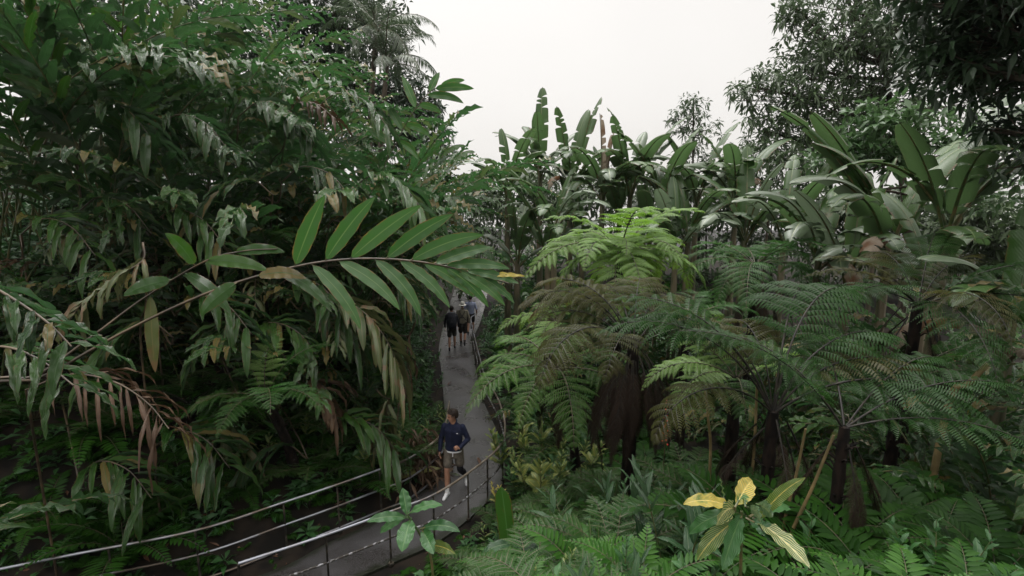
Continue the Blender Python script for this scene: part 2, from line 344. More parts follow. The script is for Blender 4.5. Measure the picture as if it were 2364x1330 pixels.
railing(farTop[:-2], 'three bar metal railing on the bank side of the bend, running behind the walking man', [onz(x, y, .9) for x, y in ((250, 1264), (450, 1225), (654, 1160), (778, 1119), (876, 1084), (945, 1058), (987, 1030))] + [farTop[-3]], (.9, .5, .08), ('rail', 'rail', 'rail'), brown=(42, 59))
nt_ = nearTop + [A([-.30, 11.8, .9]), A([-.55, 12.9, .9]), A([-.80, 13.96, .9]), A([-.95, 15, .9]), A([-1.45, 18.64, .9]), A([-1.71, 20.94, .9]), A([-1.55, 21.8, .9]), A([-1.5, 24, .9])]
np_ = [onz(x, y, .9) for x, y in ((550, 1301), (752, 1235), (898, 1184), (1000, 1143), (1080, 1093), (1125, 1058), (1160, 1015))] + [A([-.30, 11.8, .9]), A([-.85, 14.2, .9]), A([-1.07, 15.8, .9]), A([-1.3, 17.5, .9]), A([-1.5, 19, .9]), A([-1.7, 20.8, .9])]
railing(nt_, 'long curved metal railing between the path and the fern slope, its middle bar peeling', np_, (.9, .45), ('rail', 'rail_peel'), nsm=110, brown=(24, 60))

# ------------------------------------------------------------------ plant parts, each modelled once and shared by its copies
def cane_mesh(L, e0, e1, nl, lL, lW, roll, leaf, stem, seed, droop=1.0, rip=.012, start=.22, a0=58, a1=22, fold=.3, miss=.06):
    """one leafy ginger cane in the local XZ plane: arching stem with two ranks of long rippled leaves"""
    r = random.Random(seed); b = MB(); n = 16; p = A([0., 0, 0]); P = [p]
    wob = r.uniform(-.25, .25)
    for i in range(n):
        s = (i + .5) / n; e = math.radians(e0 + (e1 - e0) * s ** 1.5); az = wob * s
        p = p + L / n * A([math.cos(e) * math.cos(az), math.cos(e) * math.sin(az), math.sin(e)]); P.append(p)
    P = A(P); tube(b, P, np.linspace(.016, .005, n + 1), 6, 1, cap=False)
    T = nrm(np.gradient(P, axis=0)); ph = r.random() * 6
    for k in range(nl):
        if r.random() < miss: continue
        s = start + (1 - start) * (k + .5) / nl; i = s * n; j = min(n - 1, int(i)); f = i - j
        q = P[j] * (1 - f) + P[j + 1] * f; t = T[j]; Yv = nrm(np.cross(A([0, 0, 1.0]), t)) if abs(t[2]) < .99 else A([0, 1.0, 0]); Nv = np.cross(t, Yv)
        a = math.radians(a0 + (a1 - a0) * s + r.uniform(-9, 9)); sg = 1 if k % 2 else -1
        rl = roll + r.uniform(-.25, .25); sd_ = sg * (Yv * math.cos(rl) + Nv * math.sin(rl))
        d = t * math.cos(a) + sd_ * math.sin(a); nv = np.cross(t, sd_) * (1 if sg > 0 else -1)
        nv = nrm(nv + nr.normal(0, .36, 3)); 
        if nv[2] < 0 and abs(rl) < .7: nv = -nv
        l = lL * (1.0 - .45 * abs(s - .55) ** 1.3 * 1.6) * r.uniform(.82, 1.12)
        blade(b, q, d, nv, l, lW * r.uniform(.85, 1.15), 8, 4, droop * r.uniform(.6, 1.4), fold * r.uniform(.5, 1.5), rip * r.uniform(.5, 1.6), r.uniform(3, 5), 'lance', r.random(), 0, r.random() * 6)
    return b.mesh('ginger_cane', [leaf, stem])
G = {}
G['green'] = [cane_mesh(L, e0, e1, nl + 3, lL * 1.08, lW * 1.12, ro, M['ginger'], M['cane'], 100 + i, dr, .030, .13) for i, (L, e0, e1, nl, lL, lW, ro, dr) in enumerate((
    (3.6, 84, 20, 22, .58, .125, .15, 1.0), (4.2, 80, -10, 24, .62, .13, -.3, 1.2), (3.2, 86, 40, 18, .55, .13, .5, .8),
    (4.6, 82, 5, 26, .6, .12, .0, 1.3), (3.9, 78, -25, 22, .66, .14, .3, 1.4), (2.8, 88, 55, 16, .5, .12, -.5, .7)))]
G['tall'] = [cane_mesh(L, e0, e1, nl, .70, .15, ro, M['ginger'], M['cane'], 180 + i, dr, .034, .38) for i, (L, e0, e1, nl, ro, dr) in enumerate(((5.6, 86, 35, 24, .2, 1.0), (6.2, 84, 5, 28, -.3, 1.2), (5.0, 88, 50, 22, .5, .8), (5.9, 82, -15, 26, .1, 1.3)))]
G['worn'] = [cane_mesh(L, e0, e1, nl, .56, .10, ro, M['ginger_worn'], M['cane_brown'], 140 + i, 1.7, .02, .3, 60, 20, .7) for i, (L, e0, e1, nl, ro) in enumerate(((3.4, 78, -35, 18, .2), (3.0, 70, -50, 16, -.3)))]
G['dry'] = [cane_mesh(L, e0, e1, nl, .55, .075, ro, M['dry'], M['cane_brown'], 160 + i, 2.6, .025, .4, 65, 25, 1.0, .15) for i, (L, e0, e1, nl, ro) in enumerate(((3.2, 75, -45, 18, .1), (2.6, 62, -65, 16, -.2)))]

def frond_mesh(L, e0, e1, np_, lp, npin, lpp, leafm, seed, droop=.8, pdroop=.35, start=.14, rad=.014, ang0=80, ang1=48, curl=0, fw=.82, peak=.36):
    """tree fern frond in the local XZ plane: arching rachis, paired pinnae that hang at the ends, each combed with small pinnules"""
    r = random.Random(seed); b = MB(); n = 22; p = A([0., 0, 0]); P = [p]; wob = r.uniform(-.3, .3)
    for i in range(n):
        s = (i + .5) / n; e = math.radians(e0 + (e1 - e0) * s ** 1.3); az = wob * s * s
        p = p + L / n * A([math.cos(e) * math.cos(az), math.cos(e) * math.sin(az), math.sin(e)]); P.append(p)
    P = A(P); tube(b, P, np.linspace(rad, .003, n + 1), 6, 1, cap=False); T = nrm(np.gradient(P, axis=0))
    for k in range(np_):
        s = start + (1 - start) * ((k + .4) / np_) ** .92; i = min(s, .999) * n; j = int(i); f = i - j
        q0 = P[j] * (1 - f) + P[j + 1] * f; t = T[j]; Yv = nrm(np.cross(A([0, 0, 1.0]), t)); Nv = np.cross(t, Yv)
        pr = (min(1, (s - start + .12) / (peak - start + .12)) ** .7) * (1 if s < peak else max(.03, 1 - ((s - peak) / (1 - peak)) ** 1.5))
        for sg in (1, -1):
            l = lp * pr * r.uniform(.78, 1.1)
            if l < .03 or r.random() < .03: continue
            a = math.radians(ang0 + (ang1 - ang0) * s + r.uniform(-8, 8))
            d = nrm(t * math.cos(a) + sg * Yv * math.sin(a) + Nv * r.uniform(.0, .35)); q = q0.copy()
            m = max(5, int(npin * (.45 + .55 * l / lp))); h = l / m; Q = [q]; D = [d]
            for u in range(m):
                g = A([0, 0, -1.0]); gp = g - d * np.dot(g, d); d = nrm(d + gp * (droop * r.uniform(.8, 1.2)) / m * (.3 + 1.5 * u / m)); q = q + d * h; Q.append(q); D.append(d)
            Q = A(Q); D = A(D); up = nrm(Nv + A([0, 0, .4])); Sd = nrm(np.cross(D, up)); Nn = np.cross(Sd, D)
            # pinna midrib as a thin strip, then its pinnules
            wr = np.linspace(.0035, .001, m + 1)[:, None]
            b.add(np.stack([Q - Sd * wr, Q + Sd * wr + Nn * .001], 1), gridF(m, 1), None, .5, 1)
            sv = (np.arange(m) + .5) / m
            prof = np.minimum(1, .55 + sv * 2) * np.clip((1 - sv) * 2.2, .12, 1)
            c = (Q[:-1] + Q[1:]) / 2; dd = D[:-1]
            for s2 in (1, -1):
                ll = lpp * prof * (.5 + .5 * pr) * nr.uniform(.88, 1.1, m)
                pd = nrm(s2 * Sd[:-1] * .92 + dd * .42 + Nn[:-1] * nr.normal(.04, .06, m)[:, None])
                wv = dd * (h * fw * .5)
                V = np.zeros((m, 3, 2, 3))
                for w_i, (u, wf, dz) in enumerate(((0, .95, 0), (.55, .85, .35), (1, .12, 1.0))):
                    cc = c + pd * (ll * u)[:, None] + A([0, 0, -1.0]) * (ll * pdroop * dz)[:, None] - Nn[:-1] * (ll * .08 * u)[:, None]
                    V[:, w_i, 0] = cc - wv * wf; V[:, w_i, 1] = cc + wv * wf
                Fq = (gridF(2, 1)[None] + (np.arange(m) * 6)[:, None, None]).reshape(-1, 4)
                b.add(V, Fq if s2 > 0 else Fq[:, ::-1], None, .3 + .4 * r.random(), 0)
    return b.mesh('fern_frond', [leafm, M['rachis_dark'] if leafm in (M['fern_dark'], M['fern_olive'], M['fern_dead']) else M['rachis']])
FR = {}
def fr_set(key, leafm, specs): FR[key] = [frond_mesh(*sp[:7], M[leafm], 200 + 17 * i + len(FR) * 5, **sp[7]) for i, sp in enumerate(specs)]
tf = lambda L, e0, e1, **k: (L, e0, e1, 18, L * .29, 19, .085 * L / 2.2, {'fw': .56, 'pdroop': .5, **k})
fr_set('bright', 'fern_bright', (tf(2.3, 50, -35, droop=.9, fw=.85), tf(2.2, 38, -55, droop=1.0, fw=.85), tf(2.0, 62, -15, droop=.8, fw=.85)))
fr_set('green', 'fern', (tf(2.3, 45, -40, droop=.9), tf(2.2, 30, -60, droop=1.1), tf(2.1, 60, -20, droop=.8)))
M['fern_fresh'] = leafmat('fern_fresh', (.058, .135, .022), (.10, .20, .036), (.06, .13, .03), rough=.42, spec=.18, trans=.32, bump=0)
fr_set('path_fern', 'fern_fresh', (tf(2.0, 40, -50, droop=.9), tf(1.9, 32, -60, droop=1.0)))
fr_set('olive', 'fern_olive', (tf(2.0, 55, -40, droop=1.3, ang0=75), tf(2.1, 40, -60, droop=1.4), tf(1.8, 66, -10, droop=1.2)))
fr_set('dark', 'fern_dark', (tf(2.4, 52, -20, droop=1.1), tf(2.3, 40, -45, droop=1.2), tf(2.2, 62, 0, droop=1.0)))
FR['dead'] = [frond_mesh(L, e0, e1, 18, .42, 14, .07, M['fern_dead'], 400 + i, droop=2.6, ang0=42, ang1=25, pdroop=.9, fw=.5) for i, (L, e0, e1) in enumerate(((1.7, -58, -89), (2.0, -45, -89), (1.5, -66, -88)))]
FR['stalk'] = [frond_mesh(L, e0, e1, 16, .82, 17, .10, M['fern_dark'], 420 + i, start=.34, peak=.52, droop=1.25, fw=.66, pdroop=.55, rad=.018) for i, (L, e0, e1) in enumerate(((2.9, 72, -30), (2.7, 64, -45), (3.0, 78, -10)))]
FR['stalk_olive'] = [frond_mesh(L, e0, e1, 16, .74, 17, .092, M['fern_olive'], 430 + i, start=.3, peak=.5, droop=1.4, fw=.68, pdroop=.55, rad=.016) for i, (L, e0, e1) in enumerate(((2.4, 70, -40), (2.3, 60, -55)))]
# small ground ferns: once divided, with plain tapering leaflets
def sword_mesh(L, e0, e1, np_, lp, wp, leafm, seed, droop=.4):
    r = random.Random(seed); b = MB(); n = 14; p = A([0., 0, 0]); P = [p]
    for i in range(n):
        s = (i + .5) / n; e = math.radians(e0 + (e1 - e0) * s ** 1.3); p = p + L / n * A([math.cos(e), .12 * s, math.sin(e)]); P.append(p)
    P = A(P); tube(b, P, np.linspace(.006, .002, n + 1), 5, 1, cap=False); T = nrm(np.gradient(P, axis=0))
    for k in range(np_):
        s = .12 + .87 * (k + .5) / np_; i = s * n; j = min(n - 1, int(i)); f = i - j; q = P[j] * (1 - f) + P[min(n, j + 1)] * f; t = T[j]; Yv = nrm(np.cross(A([0, 0, 1.0]), t)); Nv = np.cross(t, Yv)
        pr = min(1, (s + .12) / .4) ** .8 * max(.08, 1 - max(0, (s - .4) / .6) ** 1.6)
        for sg in (1, -1):
            a = math.radians(78 - 30 * s + r.uniform(-6, 6))
            blade(b, q, t * math.cos(a) + sg * Yv * math.sin(a) + Nv * .12, Nv, lp * pr * r.uniform(.9, 1.1), wp * (.5 + .5 * pr), 4, 2, droop, .25, 0, 1, 'lance', r.random(), 0)
    return b.mesh('ground_fern_frond', [leafm, M['rachis']])
M['fern_ground'] = leafmat('fern_ground', (.013, .052, .007), (.044, .118, .016), (.022, .06, .012), rough=.42, spec=.15, trans=.28, bump=0)
FR['sword'] = [sword_mesh(.95, 62, -25, 20, .17, .042, M['fern_ground'], 1), sword_mesh(1.05, 48, -35, 22, .19, .045, M['fern_ground'], 2), sword_mesh(.8, 72, 0, 18, .15, .04, M['fern_ground'], 3)]
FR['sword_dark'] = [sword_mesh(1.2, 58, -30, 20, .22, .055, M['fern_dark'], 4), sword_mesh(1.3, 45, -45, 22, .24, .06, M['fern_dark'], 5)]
FR['lace'] = [frond_mesh(1.1, 58, -15, 15, .32, 13, .045, M['fern_ground'], 310, droop=.5, pdroop=.15, rad=.006), frond_mesh(1.2, 44, -30, 15, .34, 13, .048, M['fern_ground'], 311, droop=.6, pdroop=.15, rad=.006)]

def banana_leaf(L, Wd, e0, e1, leafm, seed, torn=.35, fold=.35, pet=.5, hang=0.25, ragged=.1, tip=1.0):
    """paddle leaf: stout stalk and midrib, halves torn into strips that hang at slightly different angles"""
    r = random.Random(seed); b = MB(); n = 40; tot = L + pet; p = A([0., 0, 0]); P = [p]
    for i in range(n):
        s = (i + .5) / n; e = math.radians(e0 + (e1 - e0) * s ** 1.6); p = p + tot / n * A([math.cos(e), .05 * s, math.sin(e)]); P.append(p)
    P = A(P); T = nrm(np.gradient(P, axis=0)); Yv = nrm(np.cross(A([0, 0, 1.0]) , T)); Yv[abs(T[:, 2]) > .985] = A([0, 1.0, 0]); Nv = np.cross(T, Yv)
    tube(b, P - Nv * .012, np.linspace(.035, .006, n + 1) * min(1, L / 2), 6, 1, cap=False)
    i0 = int(n * pet / tot); ns = n - i0; sv = np.linspace(0, 1, ns + 1); w = wprof(sv, 'paddle') * Wd / 2 * (.82 + .18 * np.sin(np.pi * np.minimum(1, sv * 1.2)))
    for sg in (1, -1):
        segs = []; a = 0
        while a < ns:
            ln = ns - a if r.random() > torn * 2.2 and a > ns * .3 else r.randint(2, 9) if torn > 0 else ns
            segs.append((a, min(ns, a + ln))); a += ln
        for (a, c) in segs:
            fo = fold + r.uniform(-.14, .18) * (1 if len(segs) > 1 else 0); vt = r.uniform(.1, .9); hg = hang * r.uniform(.6, 1.6); k = c - a
            idx = np.arange(a, c + 1); V = []
            gap = .02 if len(segs) > 1 else 0
            for jj in range(5):
                v = jj / 4; ww = w[idx] * v * r.uniform(1 - ragged, 1) if jj == 4 else w[idx] * v
                an = fo - hg * 2.2 * v
                pos = P[i0 + idx] + sg * Yv[i0 + idx] * (ww * math.cos(an))[:, None] + Nv[i0 + idx] * (ww * math.sin(an))[:, None] + T[i0 + idx] * (ww * .22)[:, None]
                pos[0] += T[i0 + a] * gap * v * 3; pos[-1] -= T[i0 + c] * gap * v * 3
                V.append(pos)
            V = np.stack(V, 1); U = np.stack(np.broadcast_arrays(.5 + sg * np.linspace(0, .5, 5)[None], sv[idx][:, None]), -1)
            Fq = gridF(k, 4)
            b.add(V, Fq if sg < 0 else Fq[:, ::-1], U, vt, 0)
    return b.mesh('banana_leaf', [leafm, M['banana_stem'] if leafm in (M['banana_dead'],) else M['cane']])
BL = {'up': [banana_leaf(2.5, .60, 88, 70, M['banana'], 1, .45, ragged=.25), banana_leaf(2.3, .62, 86, 55, M['banana'], 2, .25, ragged=.12), banana_leaf(2.6, .56, 84, 40, M['banana'], 3, .45, ragged=.25)],
      'arch': [banana_leaf(2.4, .6, 70, -25, M['banana'], 4, .45, ragged=.2), banana_leaf(2.3, .56, 62, -45, M['banana'], 5, .5, ragged=.25), banana_leaf(2.5, .6, 75, 5, M['banana'], 6, .3, ragged=.2)],
      'pale': [banana_leaf(2.3, .56, 66, -30, M['banana_pale'], 7, .4), banana_leaf(2.2, .52, 55, -55, M['banana_pale'], 8, .45), banana_leaf(2.2, .5, 78, 35, M['banana_pale'], 9, .4)],
      'dead': [banana_leaf(1.9, .40, 86, 80, M['banana_dead'], 10, .5, .9, .3, .1, .4), banana_leaf(1.8, .45, 40, -85, M['banana_dead'], 11, .5, .2, .3, .5, .4)]}

def small_leaf(L, Wd, leafm, droop, seed, fold=.28, rip=.006, prof='ellip', nL=10, pet=.04):
    b = MB(); r = random.Random(seed)
    tube(b, A([[0, 0, 0], [pet, 0, .005], [pet * 1.2, 0, .005]]), .005, 5, 1, cap=False)
    blade(b, A([pet, 0, .005]), A([1, 0, .25]), A([-.25, 0, 1.0]), L, Wd, nL, 6, droop, fold, rip, 4, prof, r.random(), 0, r.random() * 6)
    return b.mesh('broad_leaf', [leafm, M['cane']])
def whorl_stem(h, lean, nodes, lL, lW, leafm, seed, per=2, droop=.9, stemr=.008, prof='ellip', e=35, shrink=.6):
    """upright shoot with opposite or whorled leaves, largest in the middle, as one mesh"""
    r = random.Random(seed); b = MB(); P = spline([(0, 0, 0), (lean * .35, 0, h * .5), (lean, 0, h)], 9); tube(b, P, np.linspace(stemr, stemr * .5, 9), 6, 1, cap=False)
    for k in range(nodes):
        s = .3 + .7 * (k + .7) / nodes; i = min(s * 8, 7.99); j = int(i); q = P[j] + (P[j + 1] - P[j]) * (i - j); a0 = k * 1.57 + r.uniform(-.4, .4)
        for u in range(per):
            a = a0 + u * 6.283 / per + r.uniform(-.2, .2); el = math.radians(e + 30 * s * s + r.uniform(-12, 12)); sc = (1 - shrink * max(0, s - .55) / .45) * r.uniform(.85, 1.1)
            d = A([math.cos(a) * math.cos(el), math.sin(a) * math.cos(el), math.sin(el)])
            blade(b, q, d, nrm(A([-d[0] * .6, -d[1] * .6, 1.0])), lL * sc, lW * sc, 7, 4, droop * r.uniform(.6, 1.3), .25, .006, 3, prof, r.random(), 0, r.random() * 6)
    return b.mesh('leafy_stem', [leafm, M['cane']])
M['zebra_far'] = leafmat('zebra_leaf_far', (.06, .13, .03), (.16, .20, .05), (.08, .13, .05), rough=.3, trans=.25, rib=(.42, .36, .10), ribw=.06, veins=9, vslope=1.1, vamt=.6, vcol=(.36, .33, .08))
WS = {'zebra': [whorl_stem(.75, .12, 5, .26, .085, M['zebra'], i, 2 + i % 2) for i in range(3)],
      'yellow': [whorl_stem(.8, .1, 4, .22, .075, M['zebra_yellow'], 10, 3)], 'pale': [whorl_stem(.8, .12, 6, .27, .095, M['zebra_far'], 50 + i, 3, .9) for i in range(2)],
      'shrub': [whorl_stem(.8, .15, 6, .24, .085, M['shrub'], 20 + i, 2 + i % 2) for i in range(3)],
      'shoot': [whorl_stem(1.0, .15, 5, .42, .10, M['shoot'], 30 + i, 2, .8, .011, 'lance', 40, .3) for i in range(3)]}

def palm_frond(L, e0, e1, seed):
    r = random.Random(seed); b = MB(); n = 16; p = A([0., 0, 0]); P = [p]
    for i in range(n):
        s = (i + .5) / n; e = math.radians(e0 + (e1 - e0) * s ** 1.3); p = p + L / n * A([math.cos(e), 0, math.sin(e)]); P.append(p)
    P = A(P); tube(b, P, np.linspace(.04, .006, n + 1), 5, 1, cap=False); T = nrm(np.gradient(P, axis=0)); m = 62
    s = .12 + .88 * (np.arange(m) + .5) / m; j = np.minimum((s * n).astype(int), n - 1); f = (s * n - j)[:, None]; Q = P[j] * (1 - f) + P[j + 1] * f; t = T[j]
    for sg in (1, -1):
        Yv = nrm(np.cross(A([0, 0, 1.0]), t)); D = t * .75 + sg * Yv * .75 + nr.normal(0, .08, (m, 3)) + A([0, 0, -.15])
        leaves_batch(b, Q, D, .75 * np.minimum(1, (s + .1) * 2.5) * np.clip((1 - s) * 2.2, .35, 1), .045, .55, .3, None, 0, nrm(np.cross(t, Yv) + nr.normal(0, .2, (m, 3))))
    return b.mesh('palm_frond', [M['palm'], M['rachis']])
PF = [palm_frond(3.6, 55, -35, 1), palm_frond(3.4, 25, -60, 2), palm_frond(3.5, 75, 5, 3)]

# ------------------------------------------------------------------ plant builders
def ginger(x, y, label, n, hscale=1.0, az0=-1.1, spread=2.6, worn=0, dry=0, group=None, z=None, lean=.12, seed=None, rad=.45, main='green'):
    r = random.Random(seed if seed is not None else int(x * 131 + y * 977))
    z = ground(x, y) - .05 if z is None else z
    t = thing('ginger_plant', (x, y, z), label, 'ginger plant', group)
    for k in range(n):
        kind = 'dry' if k < dry else 'worn' if k < dry + worn else main
        me = r.choice(G[kind]); a = az0 + spread * ((k * .618 + r.random() * .25) % 1 - .5)
        rr = rad * math.sqrt(r.random()); b = r.random() * 6.28
        obj('cane', me, t, (rr * math.cos(b), rr * math.sin(b), 0), (r.uniform(-.1, .1), r.uniform(-.05, .05) + lean, a), hscale * r.uniform(.8, 1.1))
    return t
def tree_fern(crown, kind, label, n, sc=1.0, az=None, tilt=None, dead=0, base=None, trunkr=.075, seed=1, deadkind='dead', mix=None):
    """trunk from the ground to the crown, fronds in a spiral; dead fronds hang as a skirt"""
    r = random.Random(seed); c = A(crown); bx, by = (c[0], c[1]) if base is None else base; bz = ground(bx, by) - .1
    t = thing('tree_fern', (bx, by, bz), label, 'tree fern'); o = A([bx, by, bz]); b = MB()
    P = spline([A([0, 0, 0]), (c - o) * A([.35, .35, .5]), c - o], 14)
    R = np.linspace(trunkr * 1.35, trunkr, 14) * (1 + .08 * np.sin(np.arange(14) * 2.3)); tube(b, P, R, 10)
    for i in range(40):                              # old stalk stubs on the trunk
        u = r.random(); q = P[int(u * 12)]; a = r.random() * 6.28; d = A([math.cos(a), math.sin(a), .8])
        tube(b, A([q + d * trunkr * .6, q + d * (trunkr + .05), q + d * (trunkr + .09) + A([0, 0, -.02])]), [.014, .011, .006], 5, cap=False)
    obj('trunk', b.mesh('fern_trunk', M['fern_trunk']), t)
    for k in range(n):
        a = (az[k] if az is not None and k < len(az) else k * 2.39996 + r.uniform(-.25, .25))
        kk = kind if mix is None or r.random() > mix[1] else mix[0]
        obj('frond', r.choice(FR[kk]), t, tuple(c - o + A([math.cos(a), math.sin(a), 0]) * trunkr * .5), (0, (tilt[k] if tilt is not None and k < len(tilt) else r.uniform(.0, .42)), a), sc * r.uniform(.8, 1.12))
    for k in range(dead):
        a = k * 2.4 + r.uniform(-.3, .3)
        obj('dead_frond', r.choice(FR[deadkind]), t, tuple(c - o + A([math.cos(a), math.sin(a), 0]) * trunkr * (1.0 + 1.8 * r.random()) + A([0, 0, -.05 - .25 * r.random()])), (0, r.uniform(-.1, .1), a), sc * r.uniform(.8, 1.1))
    return t
def small_fern(x, y, label, kind, n, sc=1.0, group=None, z=None, seed=None, name='ground_fern', tiltr=.25):
    r = random.Random(seed if seed is not None else int(x * 531 + y * 177)); z = ground(x, y) if z is None else z
    t = thing(name, (x, y, z), label, 'fern', group)
    for k in range(n):
        obj('frond', r.choice(FR[kind]), t, (0, 0, 0), (0, r.uniform(-tiltr, tiltr), k * 6.283 / n + r.uniform(-.4, .4)), sc * r.uniform(.75, 1.1))
    return t
def banana(x, y, h, label, leaves, sc=1.0, seed=1, stemr=.11, lean=(0, 0), z=None):
    """leaves: list of (kind, variant, azimuth, tilt, scale)"""
    z = ground(x, y) - .1 if z is None else z; r = random.Random(seed)
    t = thing('banana_plant', (x, y, z), label, 'banana plant'); b = MB(); P = spline([(0, 0, 0), (lean[0] * .4, lean[1] * .4, h * .5), (lean[0], lean[1], h)], 12)
    tube(b, P, np.linspace(stemr * 1.3, stemr * .6, 12), 12)
    for k in range(5):
        a = k * 2.4; i0 = 2 + k; Q = P[i0:i0 + 6] + A([math.cos(a), math.sin(a), 0]) * stemr * .45; tube(b, Q, np.linspace(stemr * .75, stemr * .3, 6), 8)
    obj('stem', b.mesh('banana_stem', M['banana_stem']), t)
    for k, (kd, v, a, ti, s) in enumerate(leaves):
        obj('dead_leaf' if kd == 'dead' else 'leaf', BL[kd][v], t, tuple(P[-1] + A([math.cos(a), math.sin(a), 0]) * stemr * .3 + A([0, 0, -.12 * (k % 3)])), (0, ti, a), sc * s)
    return t
def stems(name, x, y, label, cat, kinds, n, sc=1.0, rad=.3, group=None, seed=None, z=None, tilt=.25, part='leafy_stem'):
    r = random.Random(seed if seed is not None else int(x * 331 + y * 771)); z = ground(x, y) - .02 if z is None else z
    t = thing(name, (x, y, z), label, cat, group)
    for k in range(n):
        a = k * 2.4 + r.uniform(-.3, .3); rr = rad * math.sqrt((k + .3) / n)
        obj(part, r.choice(WS[kinds[k % len(kinds)]]), t, (rr * math.cos(a), rr * math.sin(a), 0), (0, r.uniform(.05, tilt) , a), sc * r.uniform(.75, 1.15))
    return t
def tree(base, lobes, label, leafm, lL=.2, lW=.075, per=14, ncl=70, seed=1, trunk=None, trunkr=.16, group=None, rosette=.16, droop=.45, name='broadleaf_tree', upness=.2):
    """tapered trunk with limbs to every lobe, twigs to every leaf cluster; lobes: (centre, radius, number of clusters)"""
    r = random.Random(seed); base = A(base); t = thing(name, base, label, 'tree', group); b = MB(); cr = MB()
    tp = spline([A(p) - base for p in ([base] + list(trunk))], 16); tube(b, tp, np.linspace(trunkr, trunkr * .35, 16), 9)
    CP = []
    for (c, R, nc) in lobes:
        c = A(c) - base; i = int(np.argmin(np.linalg.norm(tp - c, axis=1) + np.where(tp[:, 2] > c[2], 1.2, 0))); q = tp[i]
        mid = (q + c) / 2 + A([0, 0, -.12 * np.linalg.norm(c - q)]) * .6 + nr.normal(0, .08, 3) * R
        limb = spline([q, mid, c], 9); tube(b, limb, np.linspace(trunkr * .38, trunkr * .12, 9), 6, cap=False)
        for k in range(nc):
            d = nrm(nr.normal(0, 1, 3)); e = c + d * R * A([1, 1, .75]) * (r.random() ** .45)
            st = limb[r.randint(3, 8)]
            if k % 3 == 0: tube(b, spline([st, (st + e) / 2 + A([0, 0, -.05 * R]), e], 5), np.linspace(trunkr * .10, trunkr * .03, 5), 4, cap=False)
            CP.append(e)
    CP = A(CP); n = len(CP) * per; P = np.repeat(CP, per, 0); D = nrm(nr.normal(0, 1, (n, 3)) + A([0, 0, upness])); P = P + D * rosette * nr.random((n, 1))
    leaves_batch(cr, P, D, lL * nr.uniform(.6, 1.2, n), lW * nr.uniform(.7, 1.2, n), droop, .3, np.clip(np.repeat(nr.random(len(CP)), per) * .7 + .3 * nr.random(n), 0, 1))
    obj('trunk', b.mesh('tree_trunk', M['bark']), t); obj('crown', cr.mesh('tree_crown', leafm), t); return t
def palm(base, top, label, n, sc=1.0, seed=1, trunkr=.13):
    r = random.Random(seed); base = A(base); top = A(top); t = thing('coconut_palm', base, label, 'palm tree'); b = MB()
    P = spline([A([0, 0, 0]), (top - base) * A([.25, .25, .5]), top - base], 16); tube(b, P, np.linspace(trunkr * 1.3, trunkr * .8, 16), 9); obj('trunk', b.mesh('palm_trunk', M['bark']), t)
    for k in range(n):
        a = k * 2.39996 + r.uniform(-.2, .2); obj('frond', PF[(k * 5) % 3], t, tuple(P[-1]), (r.uniform(-.15, .15), r.uniform(-.35, .45), a), sc * r.uniform(.85, 1.1))
    return t
# ------------------------------------------------------------------ ginger on the bank
ORD = ['nearest the path', 'second from the path', 'third from the path', 'fourth from the path', 'fifth from the path', 'sixth from the path', 'seventh from the path']
ROWS = [
    ('first row above the far railing', [(-3.2, 11.3, 8, .72, 1, 0), (-3.85, 10.6, 7, .75, 2, 1), (-5.0, 10.4, 8, .8, 2, 1), (-6.4, 9.9, 8, .85, 1, 0), (-7.9, 9.5, 9, 1.05, 1, 1), (-9.4, 9.2, 10, 1.25, 0, 0)]),
    ('second row up the bank', [(-3.8, 13.2, 8, .93, 1, 0), (-4.2, 12.8, 9, .95, 1, 0), (-5.6, 12.5, 9, 1.0, 1, 1), (-7.2, 12.2, 9, 1.05, 0, 0), (-9.0, 11.8, 10, 1.3, 1, 0), (-10.8, 11.4, 10, 1.5, 0, 0)]),
    ('third row up the bank', [(-4.3, 15.4, 8, .93, 0, 0), (-4.7, 15.2, 9, 1.05, 1, 1), (-6.5, 14.8, 9, 1.12, 0, 0), (-8.5, 14.4, 9, 1.2, 1, 0), (-10.6, 13.8, 9, 1.35, 0, 0)]),
    ('fourth row up the bank', [(-4.3, 17.8, 8, .95, 1, 0), (-5.2, 17.7, 9, 1.15, 0, 0), (-7.2, 17.3, 9, 1.25, 1, 0), (-9.5, 16.8, 9, 1.35, 0, 0), (-12.2, 16.2, 8, 1.5, 0, 0)]),
    ('crest row of the bank', [(-4.8, 21.2, 8, 1.0, 0, 0), (-5.8, 20.8, 9, 1.15, 1, 0), (-8.0, 20.4, 9, 1.3, 0, 0), (-10.8, 19.8, 9, 1.45, 0, 0)])]
for ri, (rowname, pts) in enumerate(ROWS):
    for k, (x, y, n, h, wn_, dn) in enumerate(pts):
        look = ('ginger with hanging dry brown canes' if dn else 'ginger with yellowing canes' if wn_ > 1 else 'ginger with one yellowing cane' if wn_ else 'glossy green ginger')
        ginger(x, y, f'{look}, {rowname}, {ORD[k]}', n + 3, h * (1.3 if k == 0 or h <= 1.04 else .92), az0=-.75 if k else (-.35 if ri else -2.3), spread=3.6 if k else 2.2, worn=wn_, dry=dn, main='tall' if (k == 0 and ri) or h > 1.04 else 'green', lean=.12 if k else .05, group='ginger plants on the bank')
for k, (x, y, n, h, lb) in enumerate(((-5.6, 24.5, 8, .9, 'dark ginger where the path vanishes, on its bank side'), (.5, 21.8, 9, .7, 'dark ginger beside the far end of the railing'),
                                      (1.4, 24.5, 9, 1.0, 'tall ginger behind the far railing, below the banana grove'), (-.2, 29.5, 8, .9, 'ginger closing off the far end of the path'), (.7, 18.4, 9, .6, 'low ginger behind the bright tree fern, beside the far railing'))):
    ginger(x, y, lb, n, h, az0=-1.6, spread=4.5, worn=k % 2, group='ginger plants by the far path')
